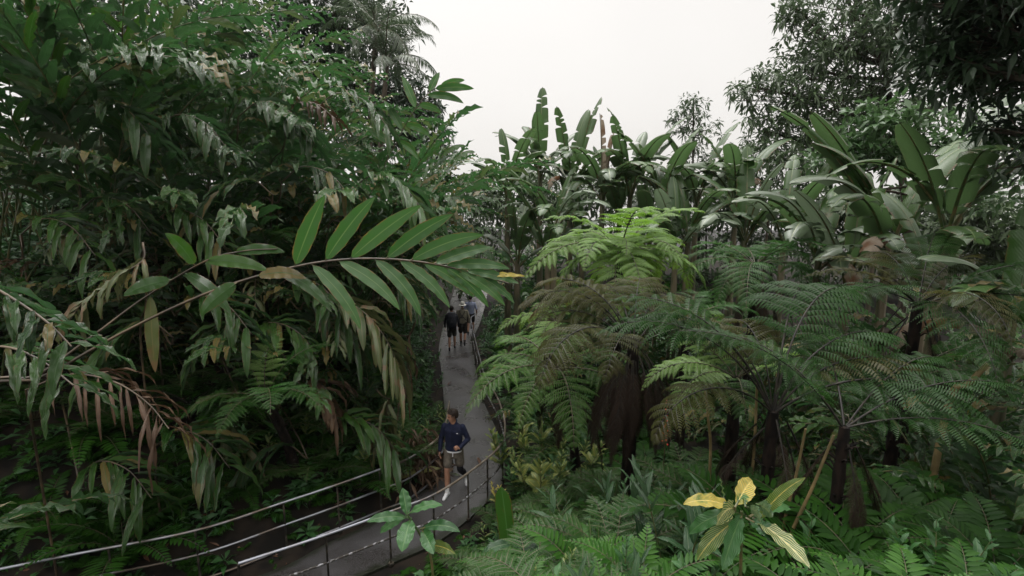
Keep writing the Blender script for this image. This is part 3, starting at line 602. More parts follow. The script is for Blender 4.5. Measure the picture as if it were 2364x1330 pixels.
for k, (x, y, n, h, lb) in enumerate(((-6.6, 3.2, 8, 1.0, 'dim ginger on the near slope at the very edge of the view'), (-5.3, 2.9, 6, .7, 'low dim ginger on the near slope under the big arching cane'))):
    ginger(x, y, lb, n, h, az0=.6, spread=2.2, group='ginger plants on the near slope')

# the long cane that arches across the view, and its twin
def hero_cane(pts, leaves, label, stemr=(.014, .006), base=None):
    P = spline(pts, 40); o = A([P[0][0], P[0][1], ground(P[0][0], P[0][1])]); t = thing('arching_cane', o, label, 'ginger cane')
    b = MB(); tube(b, P - o, np.linspace(*stemr, 40), 8); obj('stem', b.mesh('stem', M['cane_brown']), t)
    for (b0, b1, wd, mt, yb, dr) in leaves:
        p0 = atY(*b0, yb[0]); j = int(np.argmin(np.linalg.norm(P - p0, axis=1))); p0 = P[j]; p1 = atY(*b1, yb[1]); d = p1 - p0; L = np.linalg.norm(d)
        nv = nrm(A([0, 0, CAMZ]) - p0 + A([0, 0, 1.2]) + nr.normal(0, .5, 3)); b = MB(); d = nrm(d) + A([0, 0, .5 * dr])
        tube(b, A([p0 - o, p0 + nrm(d) * .02 - o, p0 + nrm(d) * .035 - o]), .006, 5, 1, cap=False)
        blade(b, p0 + nrm(d) * .02 - o, d, nv, L * 1.04, wd * 1.22, 14, 6, dr * rng.uniform(.8, 1.5), rng.uniform(.12, .35), .013, rng.uniform(2.5, 5.0), 'lance', rng.random(), 0, rng.random() * 6)
        obj('leaf', b.mesh('ginger_leaf', [mt, M['cane']]), t)
    return t
Gm = M['ginger_hero'] = leafmat('ginger_leaf_near', (.03, .085, .022), (.055, .13, .035), (.05, .10, .04), rough=.34, trans=.32, rib=(.11, .18, .06), veins=30, vslope=1.0, blotch=(.09, .10, .03), bl=(.68, .75), bscale=5, edge=(.15, .10, .035))
hl = [((665, 605), (745, 462), .135, Gm, (4.3, 4.2), .25), ((738, 598), (860, 466), .135, Gm, (4.3, 4.15), .3), ((812, 594), (967, 490), .13, Gm, (4.3, 4.15), .3), ((890, 596), (1040, 508), .125, Gm, (4.3, 4.2), .35),
      ((945, 600), (1106, 545), .12, Gm, (4.3, 4.25), .35), ((990, 608), (1127, 582), .105, Gm, (4.3, 4.3), .35), ((1035, 617), (1168, 626), .09, Gm, (4.3, 4.35), .4), ((1075, 625), (1187, 662), .075, Gm, (4.3, 4.35), .4), ((1110, 633), (1203, 640), .04, M['zebra_yellow'], (4.3, 4.35), .2),
      ((700, 610), (820, 760), .11, Gm, (4.3, 4.2), .7), ((640, 628), (760, 720), .09, M['ginger'], (4.3, 4.0), .6), ((780, 603), (906, 722), .11, Gm, (4.3, 4.2), .7), ((850, 604), (962, 727), .105, Gm, (4.3, 4.2), .7), ((925, 606), (1022, 714), .10, Gm, (4.3, 4.25), .7), ((975, 609), (1074, 697), .09, Gm, (4.3, 4.3), .7),
      ((1015, 614), (1111, 713), .085, Gm, (4.3, 4.3), .7), ((1050, 620), (1147, 714), .085, Gm, (4.3, 4.3), .7), ((1090, 628), (1174, 704), .075, Gm, (4.3, 4.35), .6),
      ((560, 652), (475, 725), .12, M['ginger'], (4.3, 4.1), .5), ((590, 645), (700, 655), .10, M['ginger'], (4.3, 4.1), .6)]
h0 = A([-4.9, 3.3, ground(-4.9, 3.3) - .05])
hero_cane([h0, atY(-120, 1010, 3.7), atY(110, 868, 4.0), atY(270, 775, 4.15), atY(430, 697, 4.25), atY(560, 648, 4.3), atY(700, 612, 4.3), atY(800, 599, 4.3), atY(890, 598, 4.3), atY(980, 606, 4.3), atY(1060, 622, 4.3), atY(1125, 640, 4.35), atY(1175, 655, 4.4)], hl,
          'long ginger cane arching over the path, broad upright leaves on top and hanging leaves below')
h1 = A([-5.4, 3.8, ground(-5.4, 3.8) - .05])
l2 = [((455, 612), (385, 545), .12, M['ginger'], (4.8, 4.6), .9), ((400, 645), (300, 690), .12, M['ginger'], (4.8, 4.6), .6), ((350, 680), (355, 850), .11, M['ginger_worn'], (4.8, 4.7), .4), ((480, 600), (610, 650), .12, M['ginger'], (4.8, 4.7), .7), ((420, 630), (520, 730), .12, M['ginger'], (4.8, 4.7), .7), ((540, 585), (650, 600), .1, M['ginger'], (4.8, 4.8), .7)]
hero_cane([h1, atY(-100, 985, 4.1), atY(90, 865, 4.4), atY(215, 775, 4.6), atY(330, 690, 4.8), atY(470, 605, 4.8), atY(560, 580, 4.8), atY(640, 575, 4.8)], l2, 'straw coloured ginger cane with spotted yellowing leaves, beside the big arching cane')

l3 = [((1000, 205), (1088, 214), .16, Gm, (11, 10.8), .4), ((985, 220), (1066, 240), .15, Gm, (11, 10.7), .5), ((970, 240), (1015, 268), .14, Gm, (11, 10.7), .6), ((960, 250), (930, 178), .16, Gm, (11, 11.1), .2), ((990, 215), (1012, 170), .14, Gm, (11, 11.1), .3), ((1015, 198), (1070, 190), .13, Gm, (11, 11.1), .4), ((940, 290), (990, 318), .15, Gm, (11, 10.6), .6), ((930, 300), (890, 236), .16, Gm, (11, 11.2), .2), ((915, 330), (965, 372), .15, Gm, (11, 10.6), .6), ((905, 345), (850, 300), .16, Gm, (11, 11.2), .3)]
q3 = atY(880, 420, 11.2); h3 = A([q3[0] - .5, 11.5, ground(q3[0] - .5, 11.5)])
hero_cane([h3, (h3 + q3) / 2 + A([-.05, 0, .1]), q3, atY(920, 320, 11.1), atY(960, 250, 11), atY(1000, 207, 11), atY(1040, 192, 11)], l3, 'bright green cane tip leaning out against the white sky beyond the ginger wall')
# ------------------------------------------------------------------ tree ferns
PI = math.pi
tree_fern(atY(1432, 580, 12.0), 'bright', 'bright lime green tree fern in front of the banana grove', 26, 1.2, trunkr=.08, seed=3, tilt=[.5, .6, .45, .62, .5, .4, .6, .55, .48, .56, .5, .6, .45, .35, .4, .3, .4, .65, .5, .55])
tree_fern(atY(1745, 612, 11.6), 'green', 'green tree fern behind the dark fern, below the pale horizontal banana leaf', 14, 1.0, dead=7, seed=4, tilt=[.25, .35, .2, .3, .35, .25, .3, .2, .3, .2, .3])
tree_fern(atY(1585, 740, 10), 'green', 'mid green tree fern tucked below the bright lime one', 9, .7, seed=5, mix=('bright', .4))
tree_fern(atY(1290, 745, 11), 'green', 'pale green tree fern half hidden behind the olive tree fern', 9, .75, dead=7, seed=6, mix=('bright', .5))
tree_fern(atY(1462, 800, 7.4), 'stalk_olive', 'olive brown tree fern with a skirt of hanging dead fronds', 14, .92, az=[2.6, 3.3, 2.0, 1.3, .5, -.2, 3.75, 5.9, 2.9, 1.7, 2.35, .9, 3.05, 4.3], tilt=[.0, .2, -.05, .0, .1, .2, .3, .35, -.1, -.05, .15, .15, .3, .45], dead=30, trunkr=.085, seed=7)
tree_fern(atY(1285, 850, 8.3), 'path_fern', 'spreading green tree fern leaning over the path edge', 9, 1.0, dead=7, az=[3.15, 3.7, 4.25, 2.75, 4.8, 5.8, 1.2, 2.2, .3], tilt=[.2, .3, .4, .1, .4, .3, 0, .1, 0], seed=8, base=(1.3, 9.2))
tree_fern(atY(1785, 950, 5.2), 'stalk', 'big dark tree fern with tall black stalks, red brown at its frond tips', 12, .86, az=[1.0, .45, 0.0, 2.9, 3.35, 2.3, 1.6, -.4, .75, 1.9, 2.6, .2], tilt=[.05, .1, .2, .15, .3, .0, -.1, .3, -.05, .1, .2, -.1], dead=7, trunkr=.06, seed=9, mix=('stalk_olive', .5))
tree_fern(atY(2120, 700, 7.5), 'olive', 'brownish tree fern under the large banana leaves', 12, .95, seed=10, mix=('dark', .5), dead=7)
tree_fern(atY(1950, 985, 4.6), 'dark', 'low tree fern with one long frond reaching sideways over the black gully', 6, .85, az=[-.05, .4, 1.2, 3.0, -.5, 2.2], tilt=[.35, .1, 0, .1, .4, 0], seed=11, trunkr=.05, dead=3)
tree_fern(atY(2080, 880, 7.0), 'green', 'grey green tree fern in the shade below the brownish one', 7, .8, seed=12)
tree_fern(atY(610, 915, 7.9), 'green', 'young tree fern lit among dark ginger, above the far railing', 7, .66, az=[2.7, .55, 3.5, -.4, 1.6, 4.6, 5.3], tilt=[-.25, -.4, .1, .2, -.5, .3, .3], seed=13, base=(-3.9, 8.6), mix=('bright', .4))
tree_fern(atY(600, 560, 10.0), 'green', 'small tree fern high in the ginger wall', 6, .5, seed=14, trunkr=.05)
tree_fern(atY(440, 930, 8.6), 'dark', 'black shaded tree fern above the far railing', 6, .75, seed=15)
tree_fern(atY(1700, 870, 6.6), 'green', 'silvery tree fern glimpsed behind the big dark one', 9, .66, az=[3.1, 2.6, 3.6, 4.4, 2.0, .4, 5.4, 1.2], seed=16, mix=('bright', .7))

# ------------------------------------------------------------------ banana grove
def grove(px, py, Y, label, leaves, sc, seed, lean=(0, 0), extra=3, big=.98):
    c = atY(px, py, Y); z = ground(c[0], c[1]) - .1; return banana(c[0], c[1], c[2] - z, label, leaves + [(('arch', 'pale', 'arch', 'up')[(seed + k) % 4], (seed + 2 * k) % 3, seed * 1.3 + k * 1.9, .15 + .12 * (k % 3), .95) for k in range(extra)], sc * big, seed, .11, lean, z)
U_, R_, P_, D_ = 'up', 'arch', 'pale', 'dead'
grove(1172, 440, 18, 'banana plant with one blunt upright leaf, at the path end of the grove', [(U_, 1, 2.0, -.1, .8), (P_, 0, 3.3, 0, .8), (R_, 0, 4.2, .1, .9), (P_, 1, .2, 0, .8), (R_, 2, 5.4, .2, .8)], 1.0, 1)
grove(1248, 400, 19, 'banana plant with the tallest spear of a leaf', [(U_, 0, 1.2, -.05, 1.05), (P_, 0, 3.0, -.2, .9), (P_, 2, .3, .2, .9), (R_, 1, 4.4, .0, .9), (P_, 1, 5.2, 0, .9), (D_, 0, 2.6, .12, .9), (R_, 2, 1.9, 0, .9)], 1.0, 2)
grove(1318, 430, 18, 'banana plant with two broad crossed upright leaves', [(U_, 1, .5, -.02, 1.0), (U_, 0, .2, .16, 1.12), (P_, 0, 3.1, -.1, 1.0), (P_, 1, 2.2, 0, 1), (R_, 1, 4.5, .0, 1.0), (R_, 0, 5.6, 0, .9), (D_, 1, 4.0, 0, .8)], 1.0, 3)
grove(1392, 445, 17, 'banana plant with grey dead leaves standing upright', [(D_, 0, 3.2, -.05, 1.15), (D_, 0, .3, .05, 1.0), (P_, 1, 4.6, 0, 1), (R_, 0, 3.9, .1, 1), (R_, 1, 5.5, .1, 1), (P_, 0, 1.4, 0, .9)], 1.0, 4)
grove(1455, 440, 17.5, 'banana plant with a leaf bending off to one side at its tip', [(U_, 2, 3.0, -.1, .95), (U_, 2, .1, .25, 1.1), (R_, 2, 5.0, .1, 1.0), (P_, 2, .9, 0, .9), (R_, 0, 4.0, .1, 1.0)], 1.0, 5)
grove(1530, 460, 17, 'banana plant in the middle of the grove with a low fan of pale leaves', [(U_, 2, .2, .1, .9), (P_, 0, .4, 0, 1), (R_, 2, 4.8, .1, 1), (P_, 1, 3.4, 0, 1), (R_, 1, 5.6, .1, 1), (U_, 1, 3.0, .1, .8)], 1.0, 6)
grove(1610, 455, 17.5, 'banana plant with dark overlapping leaves beside the slender tree', [(U_, 2, .3, .15, 1), (R_, 0, 5.2, 0, 1), (R_, 1, 4.0, 0, 1), (P_, 0, 3.3, 0, 1), (P_, 1, .8, 0, 1)], 1.0, 7)
grove(1700, 470, 16.5, 'banana plant with a half brown leaf at the far side of the grove', [(R_, 2, .2, 0, 1), (P_, 0, 3.2, 0, 1), (R_, 0, 4.5, 0, 1), (D_, 1, .6, -.5, .9), (U_, 2, 3.0, .1, .9), (P_, 2, 1.1, 0, .9)], 1.0, 8)
grove(1280, 520, 15.5, 'lower banana plant in front of the grove, leaves drooping towards the path', [(R_, 0, 3.6, 0, .95), (P_, 1, 2.8, 0, .9), (R_, 1, 4.4, .1, .9), (P_, 0, 5.4, 0, .8), (U_, 2, .5, 0, .75)], .95, 9)
grove(1430, 500, 17.5, 'lower banana plant straight behind the bright lime fern', [(P_, 0, 3.4, -.1, .95), (R_, 2, 2.6, 0, .9), (R_, 1, .3, .1, .95), (U_, 2, 5.4, 0, .9), (R_, 0, 4.4, 0, .9)], .95, 10)
grove(1590, 540, 15.5, 'lower banana plant with a flat pale leaf pointing sideways', [(P_, 0, .1, .2, 1.0), (R_, 0, 5.0, 0, 1), (R_, 1, 3.8, 0, .9), (R_, 2, 2.8, 0, .9)], .95, 11)
grove(2050, 585, 10.5, 'large banana plant with huge arching leaves above the brownish tree fern', [(U_, 2, 2.95, .30, 1.2), (U_, 1, 2.8, .22, 1.15), (R_, 2, 3.1, -.1, 1.0), (P_, 0, 3.3, .0, 1.05), (R_, 0, 3.7, .2, 1.0), (D_, 1, 3.9, -.2, 1.0), (R_, 2, .2, 0, 1), (U_, 2, .4, .3, 1.0)], 1.1, 12, extra=0, big=.98)
grove(1890, 600, 11.5, 'banana plant with a broad grey dead leaf hanging straight down', [(P_, 0, 3.2, -.15, 1.0), (R_, 0, 3.0, -.05, 1.0), (D_, 1, 4.6, .1, 1.1), (P_, 1, 3.9, 0, 1.0), (R_, 2, .8, 0, .9)], 1.0, 13, extra=2, big=.95)
grove(2190, 520, 9.0, 'dark banana plant under the shady tree, one leaf tip catching the sky', [(R_, 2, .3, -.1, 1.0), (U_, 2, .5, .2, 1.1), (R_, 0, 4.2, 0, 1.0), (R_, 1, 3.0, 0, 1.0), (P_, 0, -.2, 0, 1.0), (U_, 1, 3.3, .3, .9)], 1.1, 14, extra=1, big=.85)
grove(2330, 800, 7.5, 'small banana plant with dead brown leaves in the dark under the trees', [(D_, 1, 3.0, 0, 1.0), (P_, 0, 3.2, -.2, .9), (D_, 1, 4.2, 0, 1.0), (R_, 1, 3.6, 0, .9)], 1.0, 15, extra=2, big=1.0)

for k, (px, py, Y, lb) in enumerate(((1195, 600, 16.5, 'short banana sucker at the path end of the grove'), (1265, 590, 15.5, 'short banana sucker below the drooping leaves'), (1345, 560, 17.5, 'short banana sucker to the path side of the bright lime fern'), (1500, 560, 17, 'short banana sucker just beyond the bright lime fern'), (1560, 585, 15, 'short banana sucker in the dark gap past the bright lime fern'), (1720, 545, 14.5, 'banana sucker with pale leaves above the green tree fern'), (1810, 560, 13.5, 'banana sucker in front of the small fine leaved tree'), (1960, 640, 11, 'banana sucker at the foot of the large banana'), (2140, 650, 9.5, 'banana sucker in shade beside the large banana'))):
    grove(px, py, Y, lb, [((R_, P_, R_, U_)[(k + j) % 4], (k + 2 * j) % 3, k + j * 1.25, .05 * (j % 3), .85 + .06 * (j % 3)) for j in range(6)], 1.0, 40 + k, extra=0, big=1.0)
for k, (px, Y, n, h, lb) in enumerate(((1290, 13.2, 10, .6, 'dark ginger at the path edge of the fern slope'), (1300, 15, 10, .7, 'dark ginger below the drooping banana leaves'), (1330, 16.5, 10, 1.0, 'ginger filling the grove behind the bright lime fern'), (1540, 15.5, 10, .95, 'ginger in the dark gap beyond the bright lime fern'), (1660, 14, 10, .9, 'ginger behind the green tree fern'), (1790, 12.5, 10, .85, 'ginger under the pale horizontal banana leaf'), (1950, 10, 10, .85, 'ginger between the large banana and the brownish tree fern'), (2230, 8.2, 10, .9, 'ginger in deep shade under the shady tree'), (2120, 11.5, 10, 1.1, 'tall ginger behind the large banana'), (2070, 9.0, 10, .8, 'ginger between the brownish tree fern and the large banana'), (2180, 7.4, 10, .75, 'ginger beside the thick grey leaning stalk'), (1880, 9.0, 10, .7, 'ginger in the hollow behind the big dark tree fern'), (2320, 6.2, 9, .85, 'ginger on the rim of the gully under the shady tree'), (1260, 11.6, 8, .45, 'low ginger outside the railing where it straightens'))):
    c = atY(px, 600, Y); ginger(c[0], c[1], lb, n, h, az0=-1.6, spread=5.5, worn=k % 2, group='ginger plants among the bananas', rad=.7)
for k, (x, y, h, lb) in enumerate(((9.6, 9.2, 1.0, 'ginger under the shady tree at the outer edge of the view'), (11.0, 11.5, 1.1, 'tall ginger behind the shady tree at the outer edge of the view'), (8.2, 5.4, .9, 'ginger on the slope beyond the gully at the outer edge of the view'))):
    ginger(x, y, lb, 10, h, az0=-2.6, spread=5.5, group='ginger plants among the bananas', rad=.7)
GAP = [(-2.9, 10.6, .5), (-3.3, 9.9, .5), (-4.3, 9.4, .55), (-5.6, 9.2, .6), (-7.0, 8.6, .65), (-8.4, 8.2, .75), (-3.6, 12.2, .55), (-4.6, 11.6, .7), (-6.2, 11.2, .75), (-7.9, 10.9, .8), (-3.9, 14.6, .5), (-4.9, 14.2, .75), (-5.5, 13.8, .8), (-4.7, 16.8, .5), (-4.1, 16.6, .8), (-5.2, 19.4, .5), (-4.6, 19.4, .85)]
for k, (x, y, h) in enumerate(GAP):
    row = 0 if k < 6 else 1 if k < 10 else 2 if k < 13 else 3 if k < 15 else 4; o_ = k - (0, 6, 10, 13, 15)[row]
    ginger(x, y, ('short leafy ginger filling in ' + ('in front of the first row', 'ahead of the second row', 'ahead of the third row', 'ahead of the fourth row', 'ahead of the crest row')[row] + ', ' + ORD[o_]), 11, h * 1.25, az0=-.9 if o_ else -2.4, spread=5.0 if o_ else 2.4, worn=1 if k % 3 == 0 else 0, group='short ginger plants on the bank', rad=.6)
# ------------------------------------------------------------------ trees
def lobe(px, py, Y, rpx, n): return (atY(px, py, Y), rpx * Y / FPX, n)
def gbase(px, Y): p = atY(px, 665, Y); return A([p[0], p[1], ground(p[0], p[1]) - .2])
b_ = gbase(2090, 21)
tree(b_, [lobe(1900, 90, 20, 110, 95), lobe(1820, 215, 20, 95, 80), lobe(1760, 300, 20, 75, 55), lobe(1990, 30, 21, 130, 100), lobe(1985, 190, 21, 130, 95), lobe(2080, 120, 20, 130, 80), lobe(1900, 300, 20, 100, 70), lobe(2160, 250, 21, 130, 70), lobe(2030, 320, 20, 110, 55), lobe(1940, -80, 21, 140, 80), lobe(2120, -20, 20, 150, 80), lobe(2280, 120, 21, 140, 60), lobe(2280, 320, 21, 130, 50), lobe(1740, 200, 20, 60, 40), lobe(1870, 160, 20, 90, 70), lobe(1930, 250, 20, 100, 60), lobe(1830, 330, 20, 80, 50), lobe(2050, 220, 21, 110, 60), lobe(2200, 60, 21, 120, 60), lobe(1840, 20, 20, 60, 40), lobe(2000, 110, 20, 110, 60)],
     'large spreading tree with loose drooping leaves against the white sky', M['tree'], .30, .10, 9, seed=21, trunk=[b_ + A([0, 0, 3]), atY(2070, 330, 21), atY(2040, 150, 21)], trunkr=.22, rosette=.22)
b_ = gbase(1605, 27)
tree(b_, [lobe(1600, 250, 27, 38, 26), lobe(1575, 290, 27, 42, 22), lobe(1630, 300, 27, 42, 22), lobe(1600, 345, 27, 50, 26), lobe(1650, 370, 27, 40, 18), lobe(1560, 272, 27, 25, 10)], 'slender young tree standing apart behind the banana grove', M['tree'], .30, .09, 9, seed=22, trunk=[b_ + A([0, 0, 3]), atY(1600, 380, 27), atY(1602, 225, 27)], trunkr=.09, rosette=.2)
b_ = gbase(1760, 18.5)
tree(b_, [lobe(1720, 380, 18.5, 60, 45), lobe(1800, 370, 18.5, 70, 50), lobe(1880, 385, 18.5, 70, 50), lobe(1780, 440, 18.5, 80, 50), lobe(1680, 400, 18.5, 45, 26)], 'small tree with fine foliage between the banana grove and the large spreading tree', M['tree'], .24, .08, 11, seed=23, trunk=[b_ + A([0, 0, 2]), atY(1780, 420, 18.5)], trunkr=.08)
b_ = gbase(2010, 13.5)
tree(b_, [lobe(1990, 330, 13.5, 85, 42), lobe(2080, 350, 13.5, 90, 42), lobe(1930, 380, 13.5, 60, 28), lobe(2140, 300, 13.5, 90, 38), lobe(2040, 270, 13.5, 70, 26), lobe(2210, 390, 13.5, 100, 40), lobe(2300, 420, 13.5, 100, 34)], 'light green broad leaved tree just above the large banana leaves', M['tree_light'], .26, .13, 10, seed=24, trunk=[b_ + A([0, 0, 2]), atY(2040, 380, 13.5)], trunkr=.10, droop=.3)
b_ = A([8.3, 7.2, ground(8.3, 7.2) - .2])
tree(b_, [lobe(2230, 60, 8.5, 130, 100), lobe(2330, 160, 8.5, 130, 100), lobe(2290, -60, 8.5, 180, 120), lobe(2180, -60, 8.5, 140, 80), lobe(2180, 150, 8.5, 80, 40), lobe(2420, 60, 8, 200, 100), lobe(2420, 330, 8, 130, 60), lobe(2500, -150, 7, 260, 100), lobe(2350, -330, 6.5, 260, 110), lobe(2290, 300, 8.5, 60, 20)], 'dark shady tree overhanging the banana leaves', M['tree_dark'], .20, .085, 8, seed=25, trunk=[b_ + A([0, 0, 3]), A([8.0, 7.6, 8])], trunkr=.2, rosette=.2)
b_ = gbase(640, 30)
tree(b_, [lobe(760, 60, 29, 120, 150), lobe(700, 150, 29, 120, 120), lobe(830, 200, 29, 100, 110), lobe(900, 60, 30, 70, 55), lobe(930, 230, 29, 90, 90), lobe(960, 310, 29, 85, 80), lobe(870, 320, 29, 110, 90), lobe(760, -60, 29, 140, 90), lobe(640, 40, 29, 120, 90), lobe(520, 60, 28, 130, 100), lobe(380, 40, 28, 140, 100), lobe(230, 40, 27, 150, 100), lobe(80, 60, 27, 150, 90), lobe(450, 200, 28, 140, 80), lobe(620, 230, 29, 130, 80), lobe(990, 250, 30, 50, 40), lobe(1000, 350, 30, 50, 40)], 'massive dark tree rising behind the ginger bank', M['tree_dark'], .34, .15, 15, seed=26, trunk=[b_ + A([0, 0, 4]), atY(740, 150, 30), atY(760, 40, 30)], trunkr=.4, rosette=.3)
palm(gbase(860, 25), atY(868, 75, 25), 'coconut palm drooping its fronds at the sky edge of the massive tree', 13, 1.0, 1)
palm(gbase(880, 24), atY(893, 150, 24), 'lower coconut palm in front of the massive dark tree', 11, .85, 2)
for k, (px, py, Y, R, lb) in enumerate(((1180, 425, 27, 115, 'low bushy tree behind the path end of the grove'), (1330, 430, 28, 130, 'low bushy tree behind the tall spear leaf'), (1480, 430, 27, 130, 'low bushy tree behind the middle of the grove'), (1630, 435, 26, 130, 'low bushy tree under the slender young tree'), (1780, 470, 25, 120, 'low bushy tree behind the small fine leaved tree'), (1960, 470, 24, 130, 'low bushy tree behind the large banana'), (2160, 480, 22, 130, 'low bushy tree under the large spreading tree'), (2330, 500, 18, 150, 'low bushy tree in the shade at the edge of the view'), (1060, 480, 30, 120, 'low bushy tree beyond the end of the path'), (70, 320, 22, 150, 'low bushy tree behind the outermost ginger of the bank'), (260, 320, 23, 150, 'low bushy tree behind the middle of the ginger bank'), (450, 330, 25, 150, 'low bushy tree behind the ginger, below the massive dark tree'))):
    b_ = gbase(px, Y)
    tree(b_, [lobe(px - R * .5, py + 15, Y, R * .6, 75), lobe(px + R * .4, py + 5, Y, R * .6, 75), lobe(px, py + 80, Y, R * .8, 80), lobe(px - R * .2, py + 150, Y, R * .9, 60)], lb, M['tree'], .34, .14, 11, seed=60 + k, trunk=[(b_ + atY(px, py + 120, Y)) / 2, atY(px, py + 60, Y)], trunkr=.09, rosette=.25)
b_ = A([-11.5, 5.0, ground(-11.5, 5.0)])  # tree outside the view, added to block sky light along the bank
tree(b_, [((-10.5, 5.5, 11), 2.3, 110), ((-12.0, 8.0, 12.5), 2.5, 110), ((-8.5, 2.5, 11.5), 2.2, 100), ((-9.0, 6.0, 13.5), 2.3, 90)], 'unseen tall tree added to shade the upper end of the ginger bank', M['tree_dark'], .26, .11, 12, seed=80, trunk=[b_ + A([0, 0, 4]), A([-10.8, 5.2, 11])], trunkr=.25)
b_ = A([8.5, .2, ground(8.5, .2)])  # second tree outside the view, added to darken the near slope
tree(b_, [((6.5, 1.6, 10.2), 2.0, 100), ((8.5, 3.2, 11), 2.2, 100), ((4.6, -.3, 10.8), 1.9, 80), ((8.0, -.5, 9.5), 2.0, 80)], 'unseen tree added overhead to shade the near slope', M['tree_dark'], .24, .10, 12, seed=81, trunk=[b_ + A([0, 0, 4]), A([8.0, .6, 10])], trunkr=.2)
# ------------------------------------------------------------------ foreground and understorey plants
def single_leaves(name, base, label, cat, stem_pts, leaves, stemm='cane', part='leaf'):
    """a plant read leaf by leaf: each leaf (foot, tip, width, material, droop, roll) a part of its own"""
    o = A(base); t = thing(name, o, label, cat); b = MB(); P = spline([A(p) - o for p in stem_pts], 14); tube(b, P, np.linspace(.011, .007, 14), 7); obj('stem', b.mesh('stem', M[stemm]), t)
    for (f, tip, wd, mt, dr, nv) in leaves:
        f = A(f) - o; d = A(tip) - o - f; L = np.linalg.norm(d); b = MB(); dd = nrm(d) + A([0, 0, .55 * dr])
        tube(b, A([f - nrm(dd) * .02, f + nrm(dd) * .01, f + nrm(dd) * .03]), .006, 5, 1, cap=False)
        blade(b, f, dd, A(nv), L * 1.06, wd, 16, 8, dr, .25, .008, 4, 'ellip', rng.random(), 0, rng.random() * 6); obj(part, b.mesh('broad_leaf', [M[mt], M['cane']]), t)
    return t
c = atY(1712, 1180, 2.35); gb = A([c[0] + .05, 2.4, ground(c[0], 2.4)])
a_ = lambda x, y, Y=2.35: atY(x, y, Y)
single_leaves('zebra_plant', gb, 'zebra plant with a rosette of yellow striped leaves in front of the pale stalks', 'zebra plant', [gb, (gb + c) / 2 + A([.02, 0, 0]), c], [
    (a_(1690, 1172), a_(1578, 1182, 2.3), .075, 'zebra_yellow', .9, (0, -.5, 1)), (a_(1700, 1165), a_(1735, 1120, 2.5), .10, 'zebra_yellow', .6, (0, -1, .6)), (a_(1672, 1160), a_(1662, 1108, 2.5), .035, 'zebra', .2, (.8, -.6, .2)),
    (a_(1695, 1175), a_(1652, 1235, 2.15), .095, 'zebra_band', 1.1, (-.2, -.9, .6)), (a_(1750, 1200), a_(1855, 1108, 2.3), .065, 'zebra', .7, (-.4, -.8, .5)), (a_(1750, 1165), a_(1782, 1200, 2.2), .07, 'zebra', .6, (.2, -1, .4)),
    (a_(1745, 1200), a_(1860, 1320, 2.05), .10, 'zebra_band', .5, (.2, -.8, .8)), (a_(1712, 1190), a_(1670, 1325, 2.1), .11, 'shrub', .6, (-.1, -1, .3)), (a_(1690, 1180), a_(1608, 1245, 2.4), .075, 'shrub', .8, (-.3, -.7, .6)), (a_(1728, 1172), a_(1757, 1225, 2.1), .05, 'zebra_band', .7, (.1, -1, .5)), (a_(1730, 1200), a_(1800, 1270, 2.2), .085, 'shrub', .7, (.2, -.8, .7)), (a_(1700, 1200), a_(1625, 1300, 2.3), .085, 'zebra', .8, (-.3, -.8, .6)), (a_(1735, 1190), a_(1815, 1200, 2.5), .08, 'shrub', .8, (0, -.5, 1)), (a_(1720, 1165), a_(1715, 1130, 2.5), .05, 'zebra_yellow', .4, (.2, -1, .5))])
c = atY(942, 1190, 3.2); gb = A([c[0] + .17, 3.15, ground(c[0] + .17, 3.15)]); a_ = lambda x, y, Y=3.2: atY(x, y, Y)
single_leaves('broad_leaf_shrub', gb, 'green shrub with large ribbed leaves standing against the near railing', 'shrub', [gb, a_(1000, 1330), a_(975, 1245), c], [
    (a_(940, 1190), a_(930, 1130, 3.3), .085, 'shrub', .15, (.5, -.8, .2)), (a_(945, 1185), a_(1022, 1178, 3.2), .065, 'shrub', 1.0, (0, -.5, 1)), (a_(940, 1195), a_(850, 1215, 3.1), .07, 'shrub', .7, (0, -.6, .8)), (a_(948, 1200), a_(930, 1275, 3.0), .12, 'shrub', .5, (-.1, -1, .4)),
    (a_(975, 1220), a_(1062, 1245, 3.1), .075, 'shrub', 1.1, (0, -.6, .9)), (a_(975, 1225), a_(1000, 1285, 3.0), .10, 'shrub', .6, (.3, -1, .4)), (a_(985, 1260), a_(1050, 1290, 3.05), .08, 'zebra', .8, (.2, -.8, .6)), (a_(935, 1195), a_(885, 1235, 3.2), .06, 'shrub', .6, (-.3, -.8, .6))])
